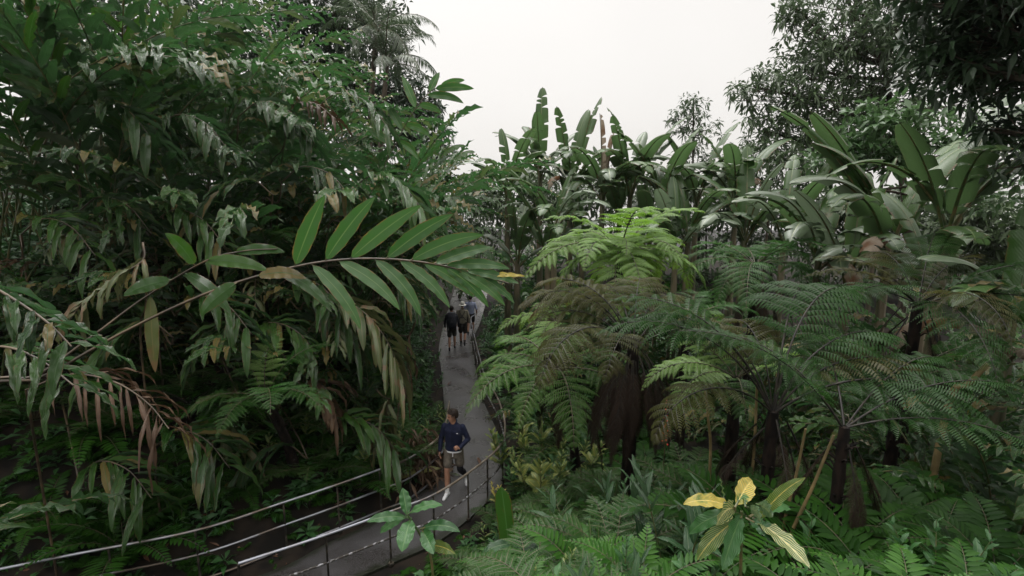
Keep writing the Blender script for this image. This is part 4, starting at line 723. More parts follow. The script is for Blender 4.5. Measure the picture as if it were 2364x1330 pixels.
for (px, py, Y, n, kinds, sc, rad, lb, nm, cat) in (
    (985, 1345, 3.0, 4, ['zebra', 'yellow', 'shrub'], .5, .22, 'low yellow green shrub at the foot of the ribbed shrub', 'variegated_shrub', 'shrub'),
    (910, 1340, 3.1, 3, ['zebra', 'shrub'], .42, .15, 'little variegated shrub against the near railing posts', 'variegated_shrub', 'shrub'),
    (1255, 1070, 9.4, 20, ['pale', 'pale', 'shrub', 'pale', 'zebra', 'shrub', 'pale'], 1.35, .85, 'bushy variegated shrub with a yellow top beside the near railing bend', 'variegated_shrub', 'shrub'),
    (1215, 1125, 8.6, 10, ['pale', 'shrub', 'zebra', 'pale', 'yellow'], .85, .5, 'smaller variegated shrub with a few yellow leaves at the railing bend', 'variegated_shrub', 'shrub'),
    (1685, 1120, 4.4, 2, ['zebra', 'shrub'], .62, .1, 'small shrub with cream ribbed leaves between the pale stalks', 'variegated_shrub', 'shrub'),
    (1450, 1200, 5.2, 4, ['shoot'], .95, .3, 'silvery leaved shoots in front of the dead frond skirt', 'ginger_shoot', 'shoot'),
    (1565, 1240, 4.4, 4, ['shoot'], .95, .25, 'silvery leaved shoots on a bare stem beside the zebra plant', 'ginger_shoot', 'shoot'),
    (1560, 1075, 6.8, 5, ['shoot', 'shrub'], 1.0, .3, 'broad leaved shoots around the red berry spike', 'ginger_shoot', 'shoot')):
    p = atY(px, py, Y); stems(nm, p[0], p[1], lb, cat, kinds, n, sc, rad)
for k, (x, y, n, kinds, sc, lb) in enumerate((
    (-4.6, 8.6, 7, ['shrub', 'zebra'], .95, 'ribbed shrub behind the far railing, under the dry hanging cane'), (-3.9, 9.2, 8, ['zebra', 'shrub'], .95, 'striped shrub behind the far railing, below the spotted fan of leaves'),
    (-3.2, 9.3, 7, ['shrub', 'zebra'], .75, 'low striped shrub between the second and third posts behind the far railing'), (-2.6, 9.8, 7, ['zebra', 'shrub', 'shrub'], .7, 'pale veined shrub behind the far railing, next to the fallen yellow leaf'),
    (-2.2, 10.6, 7, ['shrub', 'zebra'], .75, 'bright veined shrub just behind the walking man'), (-5.6, 8.3, 7, ['shrub'], 1.0, 'dark ribbed shrub behind the far railing in deep shade'),
    (-2.15, 12.0, 7, ['shrub', 'zebra'], .8, 'leafy shrub on the path edge beyond the walking man'), (-2.6, 13.6, 9, ['shrub'], .75, 'dark leafy shrub on the path edge under the dry brown fan'), (-3.0, 15.6, 9, ['shrub'], .8, 'dark leafy shrub halfway along the path edge'), (-3.4, 17.7, 9, ['shrub'], .85, 'dark leafy shrub on the path edge beside the backpacker'), (-4.1, 20.4, 10, ['shrub'], 1.1, 'tall leafy shrub at the far end of the path, bank side'), (-.35, 16.6, 9, ['shrub'], .8, 'leafy shrub outside the far straight railing'), (-.75, 19.3, 9, ['shrub'], .9, 'leafy shrub outside the railing level with the walkers'), (-.7, 21.6, 9, ['shrub'], 1.0, 'leafy shrub where the far railing ends'), (-.4, 24.0, 9, ['shrub'], 1.2, 'leafy shrub beyond the far railing end'))):
    stems('ribbed_shrub', x, y, lb, 'shrub', kinds, n, sc, .5)
for (px, py, Y, n, kinds, sc, rad, lb, nm, cat) in (
    (1350, 1230, 5.0, 4, ['shrub', 'shoot'], .85, .25, 'dark broad leaved shrub left of the silvery shoots', 'ribbed_shrub', 'shrub'), (1270, 1320, 4.1, 4, ['shrub', 'zebra'], .6, .18, 'small ribbed shrub among the lacy ferns', 'ribbed_shrub', 'shrub'),
    (1500, 1150, 6.0, 5, ['shoot', 'shrub'], 1.0, .25, 'leafy shoots in front of the dead frond skirt, behind the silvery ones', 'ginger_shoot', 'shoot'), (1620, 1250, 4.0, 3, ['shrub'], .6, .15, 'dark ribbed shrub beside the zebra plant', 'ribbed_shrub', 'shrub'),
    (1430, 1330, 3.5, 5, ['shoot', 'shrub'], .7, .2, 'glossy low shrub in the sword ferns', 'ribbed_shrub', 'shrub'), (1850, 1180, 4.0, 4, ['shrub'], .8, .2, 'dark shrub at the foot of the tan stalk', 'ribbed_shrub', 'shrub'), (1960, 1300, 3.1, 4, ['shrub'], .6, .2, 'dark shrub low in the gully behind the fern fan', 'ribbed_shrub', 'shrub'),
    (2200, 1230, 3.5, 4, ['shrub'], .8, .2, 'dark shrub in deepest shade above the fern fan', 'ribbed_shrub', 'shrub'), (1130, 1150, 7.6, 4, ['shrub', 'zebra'], .55, .25, 'little shrub squeezed against the bend of the near railing', 'ribbed_shrub', 'shrub'), (1700, 1300, 2.9, 3, ['shrub'], .5, .15, 'dark leafy shrub directly below the zebra plant', 'ribbed_shrub', 'shrub')):
    p = atY(px, py, Y); stems(nm, p[0], p[1], lb, cat, kinds, n, sc, rad)
# ground ferns on the near slope, one by one
NEAR = [(1190, 1230, 5.4, 'lace', 8, .8, 'pale ladder leaved fern beside the folded leaf'), (1110, 1290, 4.8, 'sword', 9, .75, 'sword fern pressed against the near railing'), (1290, 1210, 5.6, 'lace', 9, .9, 'lacy fern below the yellow topped shrub'), (1350, 1290, 4.4, 'sword', 10, .85, 'sword fern with fresh arching fronds in front of the silvery shoots'),
        (1230, 1345, 4.0, 'lace', 9, .85, 'lacy fern at the foot of the folded leaf'), (1480, 1330, 3.7, 'sword', 10, .8, 'sword fern in front of the silvery shoots'), (1400, 1370, 3.2, 'sword', 9, .75, 'shiny sword fern along the bottom of the slope'), (1600, 1380, 2.9, 'sword', 8, .7, 'sword fern under the zebra plant'),
        (1330, 1120, 7.6, 'lace', 8, .95, 'lacy fern beside the dead frond skirt'), (1420, 1130, 7.0, 'sword', 8, .9, 'sword fern under the dead frond skirt'), (1280, 1060, 8.8, 'lace', 8, 1.1, 'feathery fern between the shrub and the dead frond skirt'), (1550, 1180, 5.8, 'sword_dark', 8, .8, 'dim sword fern behind the silvery shoots'),
        (1330, 960, 10.6, 'lace', 8, 1.5, 'tall feathery fern in the shade behind the dead frond skirt'), (1060, 1345, 4.2, 'lace', 8, .7, 'lacy fern at the near railing foot'), (1790, 1130, 3.9, 'sword_dark', 7, .65, 'dim fern behind the zebra plant'), (1800, 1390, 2.6, 'sword_dark', 8, .7, 'dim fern below the banded zebra leaf'),
        (2130, 1290, 3.0, 'sword', 8, .75, 'upright fern fan at the edge of the black gully'), (2010, 1390, 2.6, 'sword_dark', 8, .75, 'dim fern low in the black gully'), (2260, 1330, 2.9, 'sword_dark', 8, .75, 'dim fern under the shady tree'), (1920, 1270, 3.6, 'sword_dark', 7, .7, 'dim fern at the foot of the pale stalks'), (2330, 1180, 3.9, 'sword_dark', 8, .9, 'fern in deep shade at the rim of the gully'),
        (1170, 1110, 8.3, 'lace', 7, .7, 'little ladder leaved fern at the railing bend'), (1500, 1010, 9.0, 'sword_dark', 8, 1.0, 'dim fern behind the hanging dead fronds'), (1660, 1010, 8.0, 'sword_dark', 8, 1.0, 'dim fern in the hollow behind the pale stalks'), (1240, 1150, 7.0, 'sword', 8, .8, 'sword fern between the variegated shrubs and the folded leaf')]
for (px, py, Y, kd, n, sc, lb) in NEAR:
    p = atY(px, py, Y); small_fern(p[0], p[1], lb, kd, n + 2, sc * 1.15, 'ground ferns on the near slope')
for (x, y, kd, n, sc, lb) in ((-4.6, 8.1, 'sword_dark', 8, .7, 'sword fern behind the far railing, first from the bend'), (-5.4, 7.7, 'sword_dark', 9, .8, 'sword fern behind the far railing, second from the bend'), (-6.2, 7.3, 'sword_dark', 9, .9, 'sword fern behind the far railing, third from the bend'), (-7.1, 7.1, 'sword_dark', 9, .9, 'sword fern behind the far railing, fourth from the bend'), (-6.6, 8.2, 'lace', 8, 1.2, 'lacy fern up the bank behind the far railing'), (-8.1, 7.0, 'sword_dark', 9, 1.0, 'sword fern behind the far railing, deepest in the shade'),
                              (-1.95, 11.2, 'lace', 7, .75, 'feathery fern behind the walking man'), (-2.0, 12.8, 'lace', 7, .7, 'feathery fern on the path edge beyond the man'), (.35, 13.0, 'lace', 7, .9, 'fern under the far railing'), (-.1, 15.5, 'sword_dark', 7, .8, 'dim fern outside the far railing'), (-.5, 18.2, 'sword_dark', 7, .8, 'dim fern outside the railing by the walkers')):
    small_fern(x, y, lb, kd, n, sc, 'ground ferns along the path')
LOW = [(-5.0, 9.0, 'sword_dark', 'beside the striped shrub'), (-6.0, 8.9, 'lace', 'under the brown dead frond'), (-6.9, 8.0, 'sword_dark', 'below the brown dead frond'), (-7.8, 7.9, 'lace', 'left of the brown dead frond'), (-8.8, 7.6, 'sword_dark', 'at the upper edge of the bank'), (-7.4, 9.0, 'lace', 'behind the brown dead frond'), (-8.6, 8.6, 'sword_dark', 'behind the straw coloured cane'), (-5.2, 10.0, 'lace', 'under the young tree fern'), (-4.2, 10.2, 'sword_dark', 'under the withered tuft'), (-6.3, 9.6, 'sword_dark', 'under the black shaded tree fern'), (-3.2, 10.8, 'lace', 'under the rope like dead bunch'), (-9.6, 8.2, 'lace', 'where the bank meets the edge of the view'), (-4.4, 9.0, 'lace', 'between two ribbed shrubs'), (-3.6, 8.75, 'lace', 'hard against the second post'), (-2.9, 9.0, 'sword', 'hard against the third post'), (-2.3, 9.9, 'lace', 'beside the dead leaf heap'), (-5.9, 7.0, 'sword_dark', 'hard against the first post')]
for (x, y, kd, lb) in LOW:
    small_fern(x, y, 'shaded fern behind the far railing ' + lb, kd, 10, 1.25, 'ground ferns along the path')
for k, (px, py, Y, kd, sc, lb) in enumerate(((1330, 1180, 6.2, 'lace', 1.0, 'lacy fern behind the silvery shoots'), (1230, 1290, 4.6, 'sword', .9, 'sword fern behind the folded leaf'), (1130, 1220, 6.6, 'lace', .7, 'lacy fern crowding the near railing bend'), (1420, 1260, 4.7, 'lace', .9, 'bright lacy fern among the silvery shoots'), (1300, 1370, 3.5, 'lace', .8, 'bright lacy fern lowest on the slope'), (1500, 1400, 2.9, 'sword', .8, 'broad sword fern lowest on the slope'), (1640, 1190, 4.9, 'lace', .8, 'lacy fern behind the zebra plant'), (1720, 1090, 5.6, 'sword_dark', .9, 'dim fern at the foot of the tall pale stalk'), (1180, 1360, 3.9, 'sword', .8, 'sword fern below the pressed one'), (1390, 1010, 8.6, 'lace', 1.1, 'lacy fern behind the dead fronds'), (1880, 1120, 4.4, 'sword_dark', 1.0, 'dim fern on the bank of the black gully'), (2050, 1180, 3.9, 'sword_dark', 1.0, 'dim fern deep in the black gully'), (2180, 1130, 4.4, 'sword_dark', 1.1, 'dim fern on the far rim of the black gully'), (1600, 960, 8.4, 'lace', 1.2, 'shaded lacy fern behind the red berry spike'), (2000, 1080, 5.4, 'lace', 1.2, 'shaded lacy fern below the sideways frond'), (2280, 1060, 5.2, 'sword_dark', 1.2, 'shaded fern under the dead brown banana leaves'))):
    p = atY(px, py, Y); small_fern(p[0], p[1], lb, kd, 10, sc * 1.1, 'ground ferns on the near slope')
for k, (px, py, Y, kd, sc, lb) in enumerate(((1770, 1060, 4.7, 'sword_dark', 1.15, 'dark fern hiding the foot of the big dark tree fern'), (1850, 1050, 4.9, 'lace', 1.2, 'dark lacy fern between the leaning stalks'), (1960, 1110, 4.2, 'sword_dark', 1.1, 'dark fern hiding the foot of the low tree fern'), (1690, 1040, 6.0, 'lace', 1.1, 'dark lacy fern in the hollow by the tall pale stalk'), (2060, 1040, 5.4, 'sword_dark', 1.2, 'dark fern beneath the drooping tips of the sideways frond'), (1470, 1090, 6.9, 'lace', 1.0, 'lacy fern wrapping the foot of the olive tree fern'), (1340, 1040, 8.0, 'lace', 1.1, 'lacy fern in the shade of the spreading tree fern'))):
    p = atY(px, py, Y); small_fern(p[0], p[1], lb, kd, 11, sc * 1.15, 'ground ferns on the near slope')
# pale bare stalks
for (p0, p1, Y0, Y1, r_, lb) in (((1640, 1050), (1628, 905), 6.2, 6.0, .02, 'straw yellow bare stalk, broken off, behind the small shrub'), ((1733, 1140), (1748, 880), 5.6, 5.4, .019, 'tall pale bare stalk beside the big dark fern'), ((1812, 1200), (1860, 990), 4.6, 4.5, .016, 'thin tan stalk leaning up to the low fern'), ((1826, 1235), (1925, 1005), 4.4, 4.3, .017, 'brown stalk leaning up to the low fern, lowest of the pair'), ((2190, 930), (2280, 840), 6.6, 6.4, .045, 'thick grey leaning stalk in the gloom')):
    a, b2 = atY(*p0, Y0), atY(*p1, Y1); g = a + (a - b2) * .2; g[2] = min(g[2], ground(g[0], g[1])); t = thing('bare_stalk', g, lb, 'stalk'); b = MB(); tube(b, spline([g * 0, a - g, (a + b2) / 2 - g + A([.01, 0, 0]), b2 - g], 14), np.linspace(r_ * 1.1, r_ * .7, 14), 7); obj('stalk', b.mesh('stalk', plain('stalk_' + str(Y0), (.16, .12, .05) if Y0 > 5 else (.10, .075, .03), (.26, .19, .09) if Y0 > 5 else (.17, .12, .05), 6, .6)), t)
# red berry spike
p = atY(1537, 1000, 6.6); g = A([p[0], p[1], ground(p[0], p[1])]); q = atY(1540, 918, 6.6); t = thing('berry_spike', g, 'thin spike of red berries rising behind the broad leaved shoots', 'berry spike'); b = MB(); tube(b, spline([g * 0, (q - g) * .5, q - g], 10), .007, 6); obj('stem', b.mesh('stem', M['cane_brown']), t)
def ball(b, c, R, k=6, m=0, n=5):
    th = np.linspace(0, math.pi, n + 1); ph = np.linspace(0, 2 * math.pi, k + 1); R = np.broadcast_to(A(R, dtype=float), (3,))
    b.add(A(c) + np.stack([np.sin(th)[:, None] * np.cos(ph)[None], np.sin(th)[:, None] * np.sin(ph)[None], np.broadcast_to(np.cos(th)[:, None], (n + 1, k + 1))], -1) * R, gridF(n, k), None, .5, m)
for k in range(16):
    b = MB(); u = k / 16; a = k * 2.4; ball(b, (q - g) * (.68 + .32 * u) + A([math.cos(a), math.sin(a), 0]) * (.035 * (1.1 - u)), .013, 6); obj('berry', b.mesh('berry', M['berry']), t)
# the folded broken leaf at the railing, a fallen yellow leaf and the heap of dead leaves by the rail
p = atY(1170, 1270, 4.9); g = A([p[0], p[1], ground(p[0], p[1])]); t = thing('folded_leaf_plant', g, 'tall dark blade like leaf, snapped and folded, beside the ladder leaved fern', 'plant')
b = MB(); q = atY(1160, 1130, 4.9) - g; q0 = atY(1175, 1262, 4.9) - g; tube(b, A([g * 0, q0 * .6, q0]), .012, 6, 1); blade(b, q0, q - q0, A([-.2, -1, .25]), np.linalg.norm(q - q0) * 1.05, .18, 14, 6, .1, .35, .004, 2, 'paddle', .1, 0); obj('leaf', b.mesh('leaf', [M['ginger'], M['cane']]), t)
b = MB(); q1 = atY(1180, 1255, 4.7) - g; blade(b, q1, A([.7, -.2, .15]), A([0, -.6, 1]), .34, .13, 10, 6, 1.3, .3, .012, 3, 'lance', .3, 0); obj('leaf', b.mesh('leaf', [M['shoot'], M['cane']]), t)
b = MB(); blade(b, q1, A([-.8, -.3, .12]), A([0, -.6, 1]), .32, .12, 10, 6, .8, .3, .012, 3, 'lance', .3, 0); obj('leaf', b.mesh('leaf', [M['shoot'], M['cane']]), t)
p = A([-2.35, 9.5]); g = A([p[0], p[1], ground(*p) + .12]); b = MB(); blade(b, g * 0, A([1, .2, .25]), A([-.2, -.4, 1]), .95, .22, 14, 6, .35, .25, .01, 3, 'lance', .5, 0)
tag(obj('fallen_leaf', b.mesh('fallen_leaf', [leafmat('fallen_yellow', (.16, .17, .05), (.22, .2, .07), (.2, .2, .08), rib=(.3, .3, .12), veins=14)]), None, tuple(g)), 'long pale yellow green fallen leaf lying behind the far railing', 'fallen leaf')
b = MB(); n = 420; P = nr.normal(0, 1, (n, 3)) * A([.24, .3, .28]) + A([-1.85, 10.0, .45]); P[:, 2] = np.maximum(P[:, 2], .05)
leaves_batch(b, P, nr.normal(0, 1, (n, 3)) + A([.3, -.3, -.6]), nr.uniform(.15, .35, n), nr.uniform(.03, .07, n), .5, .8)
o = obj('dead_leaf_heap', b.mesh('dead_leaf_heap', M['dry'])); o['kind'] = 'stuff'; o['label'] = 'heap of curled brown dead leaves against the railing by the man'

DL = [leaves_ for leaves_ in ()]
for k in range(3):
    b = MB(); blade(b, A([-.12, 0, .012]), A([1, .1 * k, .12]), A([0, .2, 1]), .24 + .04 * k, .06 + .01 * k, 8, 4, .25, .4, .01, 2, 'lance', .4, 0, k); DL.append(b.mesh('path_leaf', M['litter'] if k else M['ginger_worn']))
for k, (i_, u, rz, lb) in enumerate(((52, .9, .4, 'on the path beside the bend of the near railing'), (47, .3, 2.2, 'on the path in front of the walking man'), (60, .2, 1.1, 'on the path behind the walking man, bank side'), (64, .8, 3.0, 'on the path by the drooping frond'), (71, .25, .2, 'on the path halfway to the far walkers'), (42, .6, 1.7, 'in the middle of the wide path near the second rail post'), (39, .25, 2.8, 'on the wide path against the bank railing'), (80, .7, .9, 'on the path not far behind the walkers'))):
    q = PL[i_] * (1 - u) + PR[i_] * u; tag(obj('fallen_leaf', DL[k % 3], None, (q[0], q[1], .014), (0, 0, rz)), 'small dead leaf lying ' + lb, 'fallen leaf', 'dead leaves on the path')
# hanging dry brown canes of the near left
def dry_fan(pts, n, lL, lW, label, mt='dry', seed=1, base=None, name='dry_cane', dr=(1.6, 2.8), root=(-.9, .9), group=None):
    r = random.Random(seed); P = spline(pts, 30); g = A([P[0][0], P[0][1], ground(P[0][0], P[0][1])]); t = thing(name, g, label, 'ginger cane' if mt == 'ginger' else 'dry cane', group); b = MB(); q = P[0] - g; k_ = A([*root, 0]); g2 = g + k_; g2[2] = ground(g2[0], g2[1]); rt = g2 - g; tube(b, np.concatenate([spline([rt, rt * .75 + q * .25 + A([-.1, .1, .35 * q[2]]), rt * .2 + q * .8 + A([0, 0, .12]), q], 14)[:-1], P - g]), np.linspace(.016, .006, 43), 6, 1, cap=False)
    T = nrm(np.gradient(P, axis=0))
    for k in range(n):
        j = int(6 + 23 * (k + .5) / n); sg = 1 if k % 2 else -1; Yv = nrm(np.cross(A([0, 0, 1.0]), T[j])); d = T[j] * .6 + sg * Yv * r.uniform(.4, .9) + A([0, 0, r.uniform(-.3, .25)])
        blade(b, P[j] - g, d, A([r.uniform(-.4, .4), r.uniform(-.4, .4), 1]), lL * r.uniform(.75, 1.15), lW * r.uniform(.7, 1.2), 10, 4, r.uniform(*dr), r.uniform(.5, 1.0), .018, r.uniform(2, 4), 'lance', r.random(), 0, r.random() * 6)
    obj('cane', b.mesh('dry_cane', [M[mt], M['cane_brown']]), t); return t
dry_fan([atY(60, 900, 5.6), atY(160, 865, 5.6), atY(260, 880, 5.6), atY(340, 930, 5.6), atY(390, 990, 5.5)], 24, .75, .055, 'brown dead frond of narrow hanging strips in the shade behind the far railing', seed=2)
dry_fan([atY(330, 560, 6.5), atY(330, 600, 6.4), atY(270, 640, 6.2), atY(200, 690, 6.0), atY(160, 740, 6.0)], 22, .6, .085, 'scorched pinkish brown cane hanging beside the straw coloured cane', 'ginger_worn', seed=3)
dry_fan([atY(700, 700, 9.0), atY(780, 690, 9.0), atY(850, 730, 8.8), atY(900, 800, 8.7), atY(930, 880, 8.7)], 28, .95, .16, 'large drooping fan of green and yellow blotched leaves above the shrubs', 'ginger_worn', seed=4, dr=(1.0, 1.9))
dry_fan([atY(640, 660, 9.4), atY(680, 640, 9.4), atY(740, 660, 9.2), atY(790, 720, 9.0), atY(830, 800, 9.0)], 28, 1.0, .17, 'deep green drooping fan of ribbed leaves over the young tree fern', 'ginger', seed=5, dr=(.9, 1.6))
dry_fan([atY(700, 900, 8.8), atY(720, 880, 8.8), atY(755, 900, 8.7), atY(775, 960, 8.7)], 18, .75, .13, 'withered tuft of spotted brown leaves above the far railing', 'dry', seed=6, dr=(1.2, 2.2))
dry_fan([atY(560, 940, 8.4), atY(540, 920, 8.4), atY(520, 960, 8.3), atY(515, 1010, 8.2)], 20, .95, .15, 'drooping olive cane hanging dark above the far railing', 'ginger_worn', seed=7, dr=(1.0, 1.8))
dry_fan([atY(960, 740, 10.2), atY(945, 780, 10.2), atY(940, 850, 10.1), atY(935, 930, 10.1)], 18, .7, .05, 'rope like bunch of dead brown leaves hanging by the path', 'dry', seed=8, dr=(2.0, 3.2))
dry_fan([atY(660, 270, 10.5), atY(690, 238, 10.4), atY(730, 240, 10.3), atY(775, 275, 10.2)], 18, .55, .10, 'pale dried brown cane high on the ginger wall', 'dry', seed=9, dr=(1.0, 2.0))
dry_fan([atY(900, 920, 9.3), atY(895, 930, 9.3), atY(890, 990, 9.2), atY(900, 1050, 9.2)], 18, .85, .13, 'withered olive cane hanging behind the third railing post', 'ginger_worn', seed=10, dr=(1.5, 2.6))

dry_fan([atY(180, 490, 8.6), atY(230, 455, 8.5), atY(295, 475, 8.4), atY(350, 540, 8.3)], 20, 0.85, 0.15, 'large wet leaved cane above the scorched cane', 'ginger', seed=30, dr=(.8, 1.7), name='drooping_cane', group='large drooping canes of the ginger wall')
dry_fan([atY(350, 520, 8.8), atY(400, 485, 8.7), atY(465, 505, 8.6), atY(520, 570, 8.5)], 20, 0.95, 0.17, 'large wet leaved cane behind the upright leaf of the straw coloured cane', 'ginger', seed=31, dr=(.8, 1.7), name='drooping_cane', group='large drooping canes of the ginger wall')
dry_fan([atY(630, 450, 9.2), atY(580, 415, 9.1), atY(515, 435, 9.0), atY(460, 500, 8.9)], 20, 0.75, 0.14, 'large wet leaved cane high above the young tree fern', 'ginger', seed=32, dr=(.8, 1.7), name='drooping_cane', group='large drooping canes of the ginger wall')
dry_fan([atY(650, 420, 9.6), atY(700, 385, 9.5), atY(765, 405, 9.4), atY(820, 470, 9.3)], 20, 0.85, 0.15, 'large wet leaved cane right above the first broad leaf of the long arching cane', 'ginger', seed=33, dr=(.8, 1.7), name='drooping_cane', group='large drooping canes of the ginger wall')
dry_fan([atY(810, 440, 9.8), atY(860, 405, 9.7), atY(925, 425, 9.6), atY(980, 490, 9.5)], 20, 0.95, 0.17, 'large wet leaved cane above the middle of the long arching cane', 'ginger', seed=34, dr=(.8, 1.7), name='drooping_cane', group='large drooping canes of the ginger wall')
dry_fan([atY(50, 540, 7.8), atY(100, 505, 7.7), atY(165, 525, 7.6), atY(220, 590, 7.5)], 20, 0.75, 0.14, 'large wet leaved cane at the shaded outer end of the wall', 'ginger', seed=35, dr=(.8, 1.7), name='drooping_cane', group='large drooping canes of the ginger wall')
dry_fan([atY(410, 720, 8.2), atY(460, 685, 8.1), atY(525, 705, 8.0), atY(580, 770, 7.9)], 20, 0.85, 0.15, 'large wet leaved cane between the two arching canes and the young tree fern', 'ginger', seed=36, dr=(.8, 1.7), name='drooping_cane', group='large drooping canes of the ginger wall')
dry_fan([atY(400, 780, 7.8), atY(350, 745, 7.7), atY(285, 765, 7.6), atY(230, 830, 7.5)], 20, 0.95, 0.17, 'large wet leaved cane above the brown dead frond', 'ginger', seed=37, dr=(.8, 1.7), name='drooping_cane', group='large drooping canes of the ginger wall')
dry_fan([atY(610, 780, 8.6), atY(560, 745, 8.5), atY(495, 765, 8.4), atY(440, 830, 8.3)], 20, 0.75, 0.14, 'large wet leaved cane just left of the young tree fern', 'ginger', seed=38, dr=(.8, 1.7), name='drooping_cane', group='large drooping canes of the ginger wall')
dry_fan([atY(570, 780, 8.8), atY(620, 745, 8.7), atY(685, 765, 8.6), atY(740, 830, 8.5)], 20, 0.85, 0.15, 'large wet leaved cane over the crown of the young tree fern', 'ginger', seed=39, dr=(.8, 1.7), name='drooping_cane', group='large drooping canes of the ginger wall')
dry_fan([atY(360, 1030, 7.6), atY(410, 995, 7.5), atY(475, 1015, 7.4), atY(530, 1080, 7.3)], 20, 0.95, 0.17, 'large wet leaved cane low behind the far railing, below the brown dead frond', 'ginger', seed=40, dr=(.8, 1.7), name='drooping_cane', group='large drooping canes of the ginger wall')
dry_fan([atY(710, 1060, 8.4), atY(660, 1025, 8.3), atY(595, 1045, 8.2), atY(540, 1110, 8.1)], 20, 0.75, 0.14, 'large wet leaved cane low behind the far railing, under the withered tuft', 'ginger', seed=41, dr=(.8, 1.7), name='drooping_cane', group='large drooping canes of the ginger wall')
dry_fan([atY(180, 1100, 7.2), atY(230, 1065, 7.1), atY(295, 1085, 7.0), atY(350, 1150, 6.9)], 20, 0.85, 0.15, 'large wet leaved cane low behind the far railing, near its first posts', 'ginger', seed=42, dr=(.8, 1.7), name='drooping_cane', group='large drooping canes of the ginger wall')
dry_fan([atY(750, 1000, 9.0), atY(800, 965, 8.9), atY(865, 985, 8.8), atY(920, 1050, 8.7)], 20, 0.95, 0.17, 'large wet leaved cane low between the withered tuft and the rope like bunch', 'ginger', seed=43, dr=(.8, 1.7), name='drooping_cane', group='large drooping canes of the ginger wall')
dry_fan([atY(930, 580, 10.5), atY(980, 545, 10.4), atY(1045, 565, 10.3), atY(1100, 630, 10.2)], 20, 0.75, 0.14, 'large wet leaved cane behind the tip half of the long arching cane', 'ginger', seed=44, dr=(.8, 1.7), name='drooping_cane', group='large drooping canes of the ginger wall')
dry_fan([atY(840, 660, 10.5), atY(880, 625, 10.4), atY(925, 645, 10.3), atY(975, 710, 10.2)], 20, 0.85, 0.15, 'large wet leaved cane below the tip half of the long arching cane', 'ginger', seed=45, dr=(.8, 1.7), name='drooping_cane', group='large drooping canes of the ginger wall')
dry_fan([atY(550, 270, 10.5), atY(600, 235, 10.4), atY(665, 255, 10.3), atY(720, 320, 10.2)], 20, 0.95, 0.17, 'large wet leaved cane high on the wall beside the pale dried cane', 'ginger', seed=46, dr=(.8, 1.7), name='drooping_cane', group='large drooping canes of the ginger wall')
dry_fan([atY(730, 250, 11.0), atY(780, 215, 10.9), atY(845, 235, 10.8), atY(900, 300, 10.7)], 20, 0.75, 0.14, 'large wet leaved cane near the skyline under the coconut palms', 'ginger', seed=47, dr=(.8, 1.7), name='drooping_cane', group='large drooping canes of the ginger wall')
dry_fan([atY(360, 300, 9.8), atY(410, 265, 9.7), atY(475, 285, 9.6), atY(530, 350, 9.5)], 20, 0.85, 0.15, 'large wet leaved cane high on the wall, upper middle', 'ginger', seed=48, dr=(.8, 1.7), name='drooping_cane', group='large drooping canes of the ginger wall')
dry_fan([atY(180, 270, 9.0), atY(230, 235, 8.9), atY(295, 255, 8.8), atY(350, 320, 8.7)], 20, 0.95, 0.17, 'large wet leaved cane high on the outer part of the wall', 'ginger', seed=49, dr=(.8, 1.7), name='drooping_cane', group='large drooping canes of the ginger wall')
dry_fan([atY(-160, 600, 3.5), atY(-60, 640, 3.5), atY(30, 690, 3.5), atY(110, 745, 3.45), atY(165, 800, 3.4)], 20, .42, .085, 'green drooping cane in front of the feet of the arching canes', 'ginger', seed=11, dr=(.8, 1.5), root=(-.8, -.3))
dry_fan([atY(-120, 820, 3.9), atY(0, 800, 3.9), atY(90, 830, 3.9), atY(170, 890, 3.8)], 18, .5, .085, 'dark drooping cane low at the edge of the view, below the arching canes', 'ginger', seed=12, dr=(.8, 1.5), root=(-.8, -.3))
# undergrowth and litter that nobody could count
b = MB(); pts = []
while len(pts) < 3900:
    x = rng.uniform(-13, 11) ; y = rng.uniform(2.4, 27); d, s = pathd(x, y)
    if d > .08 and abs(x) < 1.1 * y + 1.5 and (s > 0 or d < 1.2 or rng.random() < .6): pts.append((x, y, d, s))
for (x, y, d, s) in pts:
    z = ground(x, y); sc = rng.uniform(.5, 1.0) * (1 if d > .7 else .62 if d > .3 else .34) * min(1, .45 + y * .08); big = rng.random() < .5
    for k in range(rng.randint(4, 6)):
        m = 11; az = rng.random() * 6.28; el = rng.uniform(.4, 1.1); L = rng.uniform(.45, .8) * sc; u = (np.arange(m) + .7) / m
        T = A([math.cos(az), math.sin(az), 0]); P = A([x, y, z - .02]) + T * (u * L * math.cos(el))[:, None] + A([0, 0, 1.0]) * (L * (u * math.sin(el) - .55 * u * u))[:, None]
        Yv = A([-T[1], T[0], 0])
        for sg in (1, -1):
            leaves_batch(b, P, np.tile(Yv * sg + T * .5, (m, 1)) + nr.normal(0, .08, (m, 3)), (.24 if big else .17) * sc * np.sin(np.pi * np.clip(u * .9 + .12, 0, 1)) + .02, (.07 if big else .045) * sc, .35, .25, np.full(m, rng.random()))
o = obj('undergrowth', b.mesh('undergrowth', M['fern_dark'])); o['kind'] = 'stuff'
b = MB(); cnt = 0
